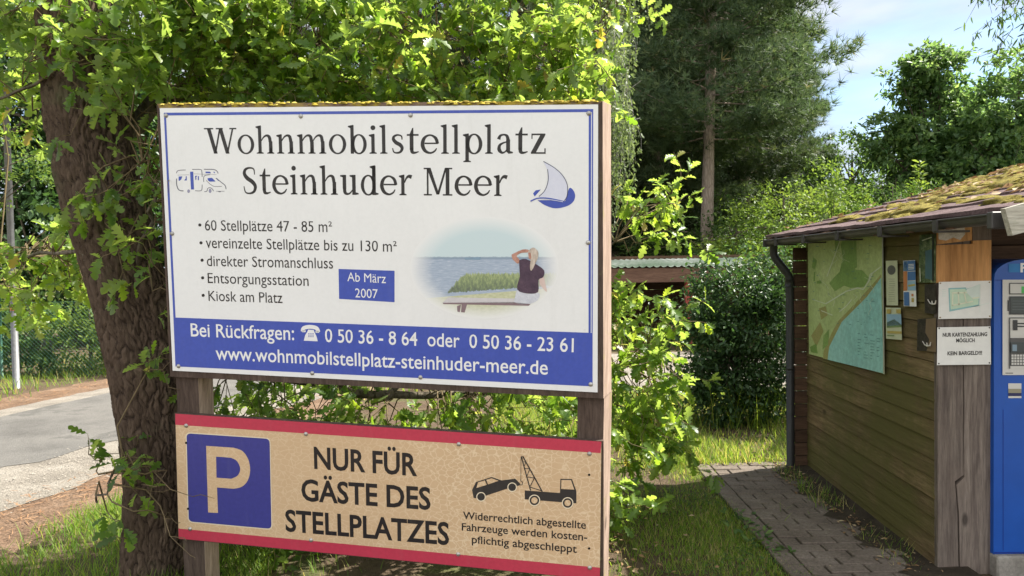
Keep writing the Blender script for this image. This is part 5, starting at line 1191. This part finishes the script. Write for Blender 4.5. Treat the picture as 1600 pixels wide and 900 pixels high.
def conifer(name, loc, H, tr, h0, Rm, nb, nt_, mat, bark, label, group=None, lean=(0,0), tuft=(.22,.40), droop=.12, topw=.12, gap=None):
    t = thing(name, loc, label, 'tree', group); lo = Vector(loc); b = MB()
    pts = [(0,0,-.1), (lean[0]*.3, lean[1]*.3, H*.3), (lean[0]*.65, lean[1]*.65, H*.65), (lean[0], lean[1], H)]
    noisy_trunk(b, [tuple(lo + Vector(p)) for p in pts], [tr*1.1, tr*.92, tr*.6, tr*.1], 16, .05, 4, 7); b.build('trunk', bark, t)
    lb = MB(); lv = Leaves()
    for k in range(nb):
        f = (k + rng.random()) / nb; h = h0 + (H - h0) * f ** 1.1; Lb = Rm * (topw + (1 - topw) * min(1, (1 - f) * 1.35)) * rng.uniform(.65, 1.12) * (min(1, .5 + f * 6))
        az = k * 2.39996 + rng.uniform(-.4, .4); st = np.array([lean[0]*h/H, lean[1]*h/H, h]); rise = rng.uniform(-.05, .28) - droop * (1 - f)
        d = unit(np.array([math.cos(az), math.sin(az), rise])); side = np.array([-math.sin(az), math.cos(az), 0])
        en = st + d * Lb + np.array([0, 0, .06 * Lb]); mid = (st + en) / 2 - np.array([0, 0, .05 * Lb])
        lb.tube([lo + Vector(st), lo + Vector(mid), lo + Vector(en)], [tr*.17, tr*.10, .008], 4, cap=False)
        n = int(nt_ * rng.uniform(.7, 1.2) * (.4 + .6 * Lb / Rm)); u = rng.beta(1.9, 1.05, n); u = .22 + .8 * u
        wdt = .36 * Lb * (1.05 - np.abs(u - .55))
        p = st + (en - st) * u[:, None] - np.array([0, 0, 1]) * (.18 * Lb * u * (1 - u))[:, None] + side * (rng.normal(0, .5, n) * wdt)[:, None] + rng.normal(0, 1, (n, 3)) * np.array([.06, .06, .10])
        a = unit(d * rng.uniform(.3, 1, n)[:, None] + side * rng.normal(0, .5, n)[:, None] + np.array([0, 0, .45]) + rvec(n, .3))
        lv.add(p + np3(lo), a, rvec(n, 1.0), rng.uniform(*tuft, n), rng.normal(.48, .2, n))
    lb.build('branches', bark, t); lv.build('crown', NEEDLE, mat, t); return t

def copy_tree(o, loc, rz, sc, label, group=None, name=None):
    c = o.copy(); COL.objects.link(c); c.location = loc; c.rotation_euler = (0, 0, rz); c.scale = (sc, sc, sc); c['label'] = label
    if group: c['group'] = group
    for ch in list(o.children):
        d = ch.copy(); COL.objects.link(d); d.parent = c
        for g in list(ch.children): e = g.copy(); COL.objects.link(e); e.parent = d
    return c
def base(px, Y): p = atY(px, 450, Y); return (p.x, Y, 0)

# pines at the back
pine = conifer('pine_tree', base(1101, 24), 21, .19, 5.6, 4.3, 165, 200, needle_leaf, pine_bark, 'tall pine with a bare pale lower trunk, standing right of the notice board', lean=(.75, .2))
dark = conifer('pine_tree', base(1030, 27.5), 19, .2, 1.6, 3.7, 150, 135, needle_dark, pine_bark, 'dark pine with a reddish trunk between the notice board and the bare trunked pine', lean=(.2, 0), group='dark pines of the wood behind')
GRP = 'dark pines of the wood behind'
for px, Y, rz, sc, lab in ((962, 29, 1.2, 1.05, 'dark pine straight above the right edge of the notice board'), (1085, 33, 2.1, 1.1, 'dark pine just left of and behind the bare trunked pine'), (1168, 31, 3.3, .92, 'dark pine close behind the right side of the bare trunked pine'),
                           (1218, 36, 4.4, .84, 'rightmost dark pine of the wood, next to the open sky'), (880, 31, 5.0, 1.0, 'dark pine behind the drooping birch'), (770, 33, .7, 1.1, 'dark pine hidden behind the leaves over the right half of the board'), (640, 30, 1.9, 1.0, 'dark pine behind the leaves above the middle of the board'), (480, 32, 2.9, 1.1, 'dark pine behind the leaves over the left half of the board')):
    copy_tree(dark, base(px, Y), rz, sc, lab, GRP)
for px, Y, rz, sc, lab in ((1000, 36, .4, 1.15, 'dark pine in the second row between the drooping birch and the reddish trunk'), (1060, 40, 1.1, 1.25, 'farthest dark pine seen left of the bare trunk'), (1130, 37, 2.6, 1.15, 'dark pine in the second row straight behind the bare trunk'), (1192, 41, 3.9, 1.12, 'farthest dark pine seen right of the bare trunk'), (925, 38, 5.5, 1.2, 'dark pine in the second row above the board corner')): copy_tree(dark, base(px, Y), rz, sc, lab, GRP)
# drooping birch
bt = thing('birch_tree', base(900, 15), 'birch with pale drooping leaf curtains right above the board corner', 'tree'); lo = Vector(base(900, 15)); b = MB()
noisy_trunk(b, [tuple(lo + Vector(p)) for p in ((0,0,-.1),(.05,0,3),(.2,.1,6.5),(.3,.1,10))], [.13,.11,.08,.02], 14, .03, 8, 6); b.build('trunk', birch_bark, bt)
lb = MB(); lv = Leaves()
for k in range(95):
    h = rng.uniform(3.6, 9.6); az = rng.uniform(0, 6.28); Lb = rng.uniform(.7, 2.1) * (1.15 - h/14); d = np.array([math.cos(az), math.sin(az), .45]); st = np.array([.02*h, 0, h]); en = st + d*Lb
    lb.tube([lo+Vector(st), lo+Vector((st+en)/2 + np.array([0,0,.12])), lo+Vector(en)], [.02,.013,.006], 4, cap=False)
    for j in range(6):
        s0 = st + (en-st) * rng.uniform(.5, 1.05) + rng.normal(0, .12, 3); dl = rng.uniform(.6, 2.2); e2 = s0 + np.array([rng.normal(0,.15), rng.normal(0,.15), -dl]); lb.tube([lo+Vector(s0), lo+Vector(s0*.4+e2*.6+d*.06), lo+Vector(e2)], [.005,.004,.002], 3, cap=False)
        n = int(50*dl); u = rng.random(n); p = s0 + (e2-s0)*u[:,None] + rng.normal(0, .055, (n,3)); lv.add(p + np3(lo), unit(rvec(n,.6) + np.array([0,0,-1.0])), rvec(n, 1), rng.uniform(.06,.105,n), rng.normal(.5,.22,n))
lb.build('branches', birch_bark, bt); lv.build('crown', OVATE, birch_leaf, bt)

# broad-leaved trees to the right
def rblobs(core, n, r0, r1, seed):
    r_ = np.random.default_rng(seed); o = []
    for k in range(n):
        c = core[r_.integers(len(core))]; u = unit(r_.normal(0, 1, 3)); q = r_.uniform(r0, r1)
        o.append((c[0]+u[0]*c[3]*.85, c[1]+u[1]*c[4]*.85, c[2]+u[2]*c[5]*.85, q*1.15, q, q*.75))
    return o
cr1 = [(0,0,6.5,1.8,1.5,2.0),(-1.4,-.3,5.0,1.3,1.2,1.4),(1.1,-.3,5.8,1.5,1.3,1.6),(.1,-.5,3.2,2.3,1.3,1.7),(-.3,0,8.0,.8,.7,1.0)]
broadleaf('deciduous_tree', base(1468, 26), 7.8, .22, rblobs(cr1, 46, .45, .85, 4) + [(q[0],q[1],q[2],q[3]*.9,q[4]*.9,q[5]*.9) for q in cr1], 34000, (.14,.25), blue_leaf, grey_bark, 'tall dense deciduous tree with an uneven top against the sky above the hut roof', clump=.24, per=34)
cr2 = [(0,0,6.4,1.6,1.5,2.0),(-1.0,-.3,4.2,1.4,1.3,1.5),(.7,0,3.6,2.1,1.4,1.6)]
broadleaf('deciduous_tree', base(1590, 24), 7.6, .2, rblobs(cr2, 38, .45, .85, 6) + [(q[0],q[1],q[2],q[3]*.9,q[4]*.9,q[5]*.9) for q in cr2], 28000, (.14,.25), blue_leaf, grey_bark, 'deciduous tree at the right edge beside the tallest one', clump=.24, per=34)
broadleaf('deciduous_tree', base(1332, 34), 6.6, .2, [(0,0,5.7,1.9,1.6,1.8),(-1.9,0,5.0,1.6,1.5,1.5),(2.0,0,4.9,1.8,1.5,1.6),(0,-.5,2.8,3.8,1.6,2.0)], 16000, (.14,.24), mid_leaf, grey_bark, 'low rounded tree in the gap of sky between the pines and the deciduous trees', clump=.5, per=52)
broadleaf('hedge_tree', base(1225, 22), 3.6, .12, [(0,0,2.5,1.7,1.2,1.7),(-1.2,0,1.7,1.4,1.1,1.5),(1.4,.2,2.2,1.5,1.2,1.7)], 11000, (.08,.16), lime_leaf, grey_bark, 'light green bushy tree under the right side branches of the bare trunked pine', clump=.4)
broadleaf('hedge_tree', base(1150, 24), 3.4, .1, [(0,0,1.8,1.9,1.2,1.9),(-1.9,.3,1.5,1.6,1.1,1.6)], 8000, (.08,.16), mid_leaf, grey_bark, 'bushy tree growing at the foot of the bare trunked pine', clump=.4)
broadleaf('shrub', base(1300, 14), 2.6, .05, [(0,0,1.9,1.05,.8,1.15),(-.9,0,1.4,.8,.7,1.0),(.8,.1,1.6,.9,.8,1.2),(.1,-.1,2.9,.4,.4,.5)], 11000, (.06,.12), lime_leaf, grey_bark, 'sunny light green shrub just left of the hut roof', 'shrub', clump=.28)
broadleaf('shrub', base(1395, 13), 2.9, .05, [(0,0,1.8,1.0,.8,1.1),(.7,.1,1.9,.9,.8,1.1),(-.2,0,2.75,.5,.45,.5),(1.4,.2,1.8,.9,.8,1.0)], 11000, (.06,.12), mid_leaf, grey_bark, 'green shrub with upright shoots rising behind the hut roof', 'shrub', clump=.26, tmpl=SLIM)
b = None
for k, (px, Y, h) in enumerate(((1432,13.2,3.35),(1420,13.4,3.0),(1345,13.8,3.05))):
    lo = Vector(base(px, Y)); t = thing('sapling', lo, ('tallest thin sapling shoot standing up behind the hut roof', 'short thin sapling shoot close left of the tallest one', 'thin sapling shoot left of the others above the light green shrub')[k], 'sapling'); b = MB(); b.tube([lo, lo + Vector((.03,0,h*.5)), lo + Vector((.06,0,h))], [.012,.009,.003], 5); b.build('stem', twig_m, t)
    lv = Leaves(); n = 260; u = rng.uniform(.45, 1, n); az = rng.uniform(0, 6.28, n); r_ = rng.uniform(0, .22, n) * (1.15-u) + .02; p = np.stack([.06*u + np.cos(az)*r_, np.sin(az)*r_, u*h], 1) + np3(lo)
    lv.add(p, np.stack([np.cos(az), np.sin(az), np.full(n, .5)], 1), rvec(n, .4) + np.array([0,0,1.0]), rng.uniform(.06,.12,n), rng.normal(.7,.2,n)); lv.build('foliage', OVATE, lime_leaf, t)
# dark bush beside the hut
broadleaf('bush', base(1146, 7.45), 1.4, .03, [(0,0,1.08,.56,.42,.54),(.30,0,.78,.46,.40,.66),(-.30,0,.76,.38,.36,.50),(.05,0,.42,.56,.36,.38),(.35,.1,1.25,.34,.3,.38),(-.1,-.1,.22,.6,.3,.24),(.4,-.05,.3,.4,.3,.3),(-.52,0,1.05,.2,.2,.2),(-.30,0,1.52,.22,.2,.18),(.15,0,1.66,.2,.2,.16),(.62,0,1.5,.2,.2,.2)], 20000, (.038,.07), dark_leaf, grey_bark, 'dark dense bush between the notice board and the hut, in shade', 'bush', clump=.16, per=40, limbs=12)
lo = Vector(base(1165, 7.2)); t = thing('tall_weeds', lo, 'tall wispy weeds at the foot of the dark bush', 'weeds'); n = 170; x = rng.normal(0, .5, n); y = rng.normal(0, .12, n); lv = Leaves(); a = rng.uniform(0, 6.28, n)
lv.add(np.stack([x, y, np.zeros(n)], 1) + np3(lo), np.stack([np.cos(a)*.3, np.sin(a)*.3, np.ones(n)], 1), np.stack([np.cos(a), np.sin(a), np.full(n, -.2)], 1), np.stack([rng.uniform(.006,.012,n), rng.uniform(.2,.55,n)], 1), rng.uniform(.3,.95,n)); lv.build('stems', BLADE, grass_m, t)

# willow reaching in at the upper right
wt = thing('willow_tree', (6.9, 8.4, 0), 'willow with narrow hanging leaves reaching in over the upper right corner', 'tree'); lo = Vector((6.9, 8.4, 0)); b = MB()
noisy_trunk(b, [tuple(lo + Vector(p)) for p in ((0,0,-.1),(-.05,0,2.2),(-.15,0,4.4),(-.1,0,6.5))], [.17,.15,.11,.03], 16, .08, 9, 6); b.build('trunk', grey_bark, wt)
lb = MB(); lv = Leaves()
def wbranch(st, en, nh, dl0, dl1):
    lb.tube([Vector(st), Vector((np.array(st)+np.array(en))/2 + np.array([0,0,.12])), Vector(en)], [.035,.022,.008], 5, cap=False)
    for j in range(nh):
        f = rng.uniform(.25, 1.03); s0 = np.array(st)*(1-f) + np.array(en)*f + rng.normal(0,.12,3); dl = rng.uniform(dl0, dl1); e2 = s0 + np.array([rng.normal(0,.2), rng.normal(0,.2), -dl]); lb.tube([Vector(s0), Vector(s0*.5+e2*.5+np.array([.03,0,.02])), Vector(e2)], [.004,.003,.0015], 3, cap=False)
        n = int(46*dl); u = rng.random(n); lv.add(s0 + (e2-s0)*u[:,None] + rng.normal(0,.03,(n,3)), unit(rvec(n,.55) + np.array([0,0,-.8])), rvec(n,1), rng.uniform(.07,.12,n), rng.normal(.45,.2,n))
trk = np.array([6.75, 8.4, 4.3])
wbranch(trk, np3(atY(1568,-8,7.9)), 26, .25, .75); wbranch(trk, np3(atY(1600,60,8.3)), 30, .2, .6); wbranch(trk + np.array([0,0,.6]), np3(atY(1530,-70,7.9)), 22, .2, .55); wbranch(trk, np3(atY(1640,120,8.0)), 24, .3, .9)
for k in range(7): az = rng.uniform(0, 6.28); wbranch(trk + np.array([0,0,rng.uniform(.3,1.6)]), trk + np.array([math.cos(az)*1.3+1.3, math.sin(az)*1.3, rng.uniform(.5,2.0)]), 16, .4, 1.1)
lb.build('branches', grey_bark, wt); lv.build('crown', SLIM, mid_leaf, wt)

# trees and shrubs on the far side of the road
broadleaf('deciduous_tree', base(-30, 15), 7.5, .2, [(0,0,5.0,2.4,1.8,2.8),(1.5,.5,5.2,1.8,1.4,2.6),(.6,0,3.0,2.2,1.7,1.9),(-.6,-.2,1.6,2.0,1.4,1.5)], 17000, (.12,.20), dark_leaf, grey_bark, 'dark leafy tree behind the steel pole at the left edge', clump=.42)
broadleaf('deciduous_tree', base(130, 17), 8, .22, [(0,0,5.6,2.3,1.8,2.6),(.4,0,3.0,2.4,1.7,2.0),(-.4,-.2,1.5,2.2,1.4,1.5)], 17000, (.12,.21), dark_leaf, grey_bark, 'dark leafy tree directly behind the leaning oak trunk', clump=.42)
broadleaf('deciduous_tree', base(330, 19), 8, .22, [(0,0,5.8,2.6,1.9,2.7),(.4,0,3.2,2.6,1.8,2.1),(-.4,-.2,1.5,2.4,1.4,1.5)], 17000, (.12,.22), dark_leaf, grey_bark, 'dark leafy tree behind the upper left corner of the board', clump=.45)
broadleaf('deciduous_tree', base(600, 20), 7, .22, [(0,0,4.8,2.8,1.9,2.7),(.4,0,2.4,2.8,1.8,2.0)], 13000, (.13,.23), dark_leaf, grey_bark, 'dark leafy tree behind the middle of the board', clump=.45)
broadleaf('shrub', base(138, 11.9), 1.2, .03, [(0,0,.62,.42,.4,.62),(.35,0,.45,.35,.35,.45)], 3600, (.045,.09), lime_leaf, grey_bark, 'sunlit yellow green shrub behind the wire fence left of the oak trunk', 'shrub', clump=.2)
broadleaf('shrub', base(60, 11.9), 1.3, .03, [(0,0,.6,.5,.4,.62),(-.5,0,.65,.5,.4,.65),(-1.1,0,.7,.5,.4,.7)], 4600, (.06,.11), mid_leaf, grey_bark, 'green climbing shrub on the wire fence beside the steel pole', 'shrub', clump=.2)
hb = (-6.6, 8.0, 0)
ht = broadleaf('small_leaved_tree', hb, 3.2, .06, [(1.55,-.4,2.95,.36,.3,.28),(1.7,-.4,2.6,.30,.25,.24),(1.25,-.4,2.5,.34,.3,.34),(.7,-.3,2.6,.5,.4,.4),(.2,-.2,2.8,.7,.5,.7),(-.5,0,3.1,.8,.6,.8)], 7000, (.035,.06), lime_leaf, grey_bark, 'small leaved tree leaning in from the left edge over the road', lean=(.7,-.2), clump=.14, limbs=14)

# ------------------------------------------------------------------ steel pole, fence, open shed
galv = M_plain("galvanized_steel", (.17,.172,.175), .55, .5, .5, .2, 22)
P0 = gnd(26, 606); P1 = atY(13, 268, P0.y)
pole = thing('steel_pole', P0, 'thin galvanized steel pole with a small bracket beside the wire fence', 'pole'); b = MB(); up = (P1 - P0); b.tube([P0 - up*.02, P0 + up*.5, P1 + up*.45], [.047,.045,.042], 14); b.build('shaft', galv, pole)
b = MB(); pc = P0 + up * ((606-462)/338); b.box((pc.x-.105, pc.y-.075, pc.z-.035), (pc.x+.105, pc.y-.045, pc.z+.03), 0, .5, .012); b.tube([(pc.x, pc.y, pc.z-.03), (pc.x, pc.y, pc.z+.03)], .054, 14)
for sx_ in (-.07, .07): b.dome((pc.x+sx_, pc.y-.075, pc.z), .016, .016, .014, 8, 3, 0, .5, 0, Vector((1,0,0)), Vector((0,0,1)), Vector((0,-1,0)))
b.build('bracket', M_plain("worn_bracket", (.42,.36,.31), .6, .4, .3, .3, 25), pole)
b = MB(); pc = P0 + up * ((606-481)/338); b.tube([pc - up*.010, pc + up*.010], .0485, 14, cap=False); b.build('sticker', M_plain("orange_sticker", (.50,.16,.07), .5), pole)
green_wire = M_plain("green_wire", (.05,.14,.10), .5, .4); fence = None
fo = gnd(0, 600); fy = 11.35
fence = thing('wire_fence', (-7.4, fy, 0), 'green chain link fence along the verge at the left', 'fence'); b = MB(); FX0, FX1, FH = -10.2, -5.6, 1.15
s_ = .062; k = -FH
while k < FX1 - FX0:
    for sg in (1, -1):
        a0 = max(0, k); a1 = min(FX1-FX0, k + FH)
        if a1 > a0:
            z0 = a0 - k; z1 = a1 - k
            if sg < 0: z0, z1 = FH - z0, FH - z1
            b.tube([(FX0+a0, fy + .002*sg, z0+.02), (FX0+a1, fy + .002*sg, z1+.02)], .0018, 3, cap=False)
    k += s_
b.tube([(FX0, fy, FH+.02), (FX1, fy, FH+.02)], .004, 4); b.build('mesh', green_wire, fence)
for x in (-9.6, -7.9, -6.2): b = MB(); b.tube([(x, fy+.03, -.05), (x, fy+.03, FH+.1)], .022, 8); b.build('post', green_wire, fence)

shed = thing('open_shed', (3.0, 15.6, 0), 'low open brown shed with a pale corrugated roof and red posts behind the bush', 'shed')
shed_wood = M_wood("shed_brown_board", [(.3, (.10,.055,.04)), (.6, (.17,.10,.07)), (.8, (.22,.14,.10))], 0, 20); red_wood = M_wood("red_post", [(.3, (.22,.05,.04)), (.7, (.36,.09,.07))], 2, 18)
b = MB(); x0, x1, yf, yb = 1.5, 6.9, 14.4, 17.6
zf = atY(1000, 417, yf).z; n = 120; vs = []
for i in range(n+1):
    x = x0 + (x1-x0)*i/n; dz = .018*math.cos(i*math.pi/1.5); vs += [(x, yf-.25, zf+.0+dz), (x, yb, zf+.17+dz)]
b.add(vs, [(2*i, 2*i+2, 2*i+3, 2*i+1) for i in range(n)])
rf = M_noise("corrugated_sheet", [(.38, (.10,.15,.10)), (.52, (.20,.24,.20)), (.66, (.40,.42,.41))], .45, .5, bmp=0, spec=.4)
b.build('roof', rf, shed)
b = MB(); b.box((x0+.02, yf-.2, zf-.30), (x1-.02, yf-.16, zf-.025), 0, .4); b.build('fascia', shed_wood, shed)
for x in (1.75, 3.36, 5.0, 6.7):
    b = MB(); b.box((x, yf-.1, -.05), (x+.12, yf+.02, zf-.04), 0, rr.random()); b.build('post', red_wood, shed)
for x in (1.87, 3.3): b = MB(); b.hexa([(x, yf-.06, zf-.75), (x+.05, yf-.06, zf-.75), (x+.05, yf-.01, zf-.75), (x, yf-.01, zf-.75)], [(x+.42, yf-.06, zf-.3), (x+.47, yf-.06, zf-.3), (x+.47, yf-.01, zf-.3), (x+.42, yf-.01, zf-.3)]); b.build('brace', shed_wood, shed)
b = MB()
for k in range(9): b.box((x0+.1, yb-.1, k*.2+.003), (x1-.1, yb-.06, k*.2+.197), 0, rr.random())
b.build('back_wall', dark_wood, shed)
b = MB(); b.box((x0+.05, yf, 0), (x0+.09, yb-.11, zf-.05), 0, .4); b.build('side_wall', shed_wood, shed)
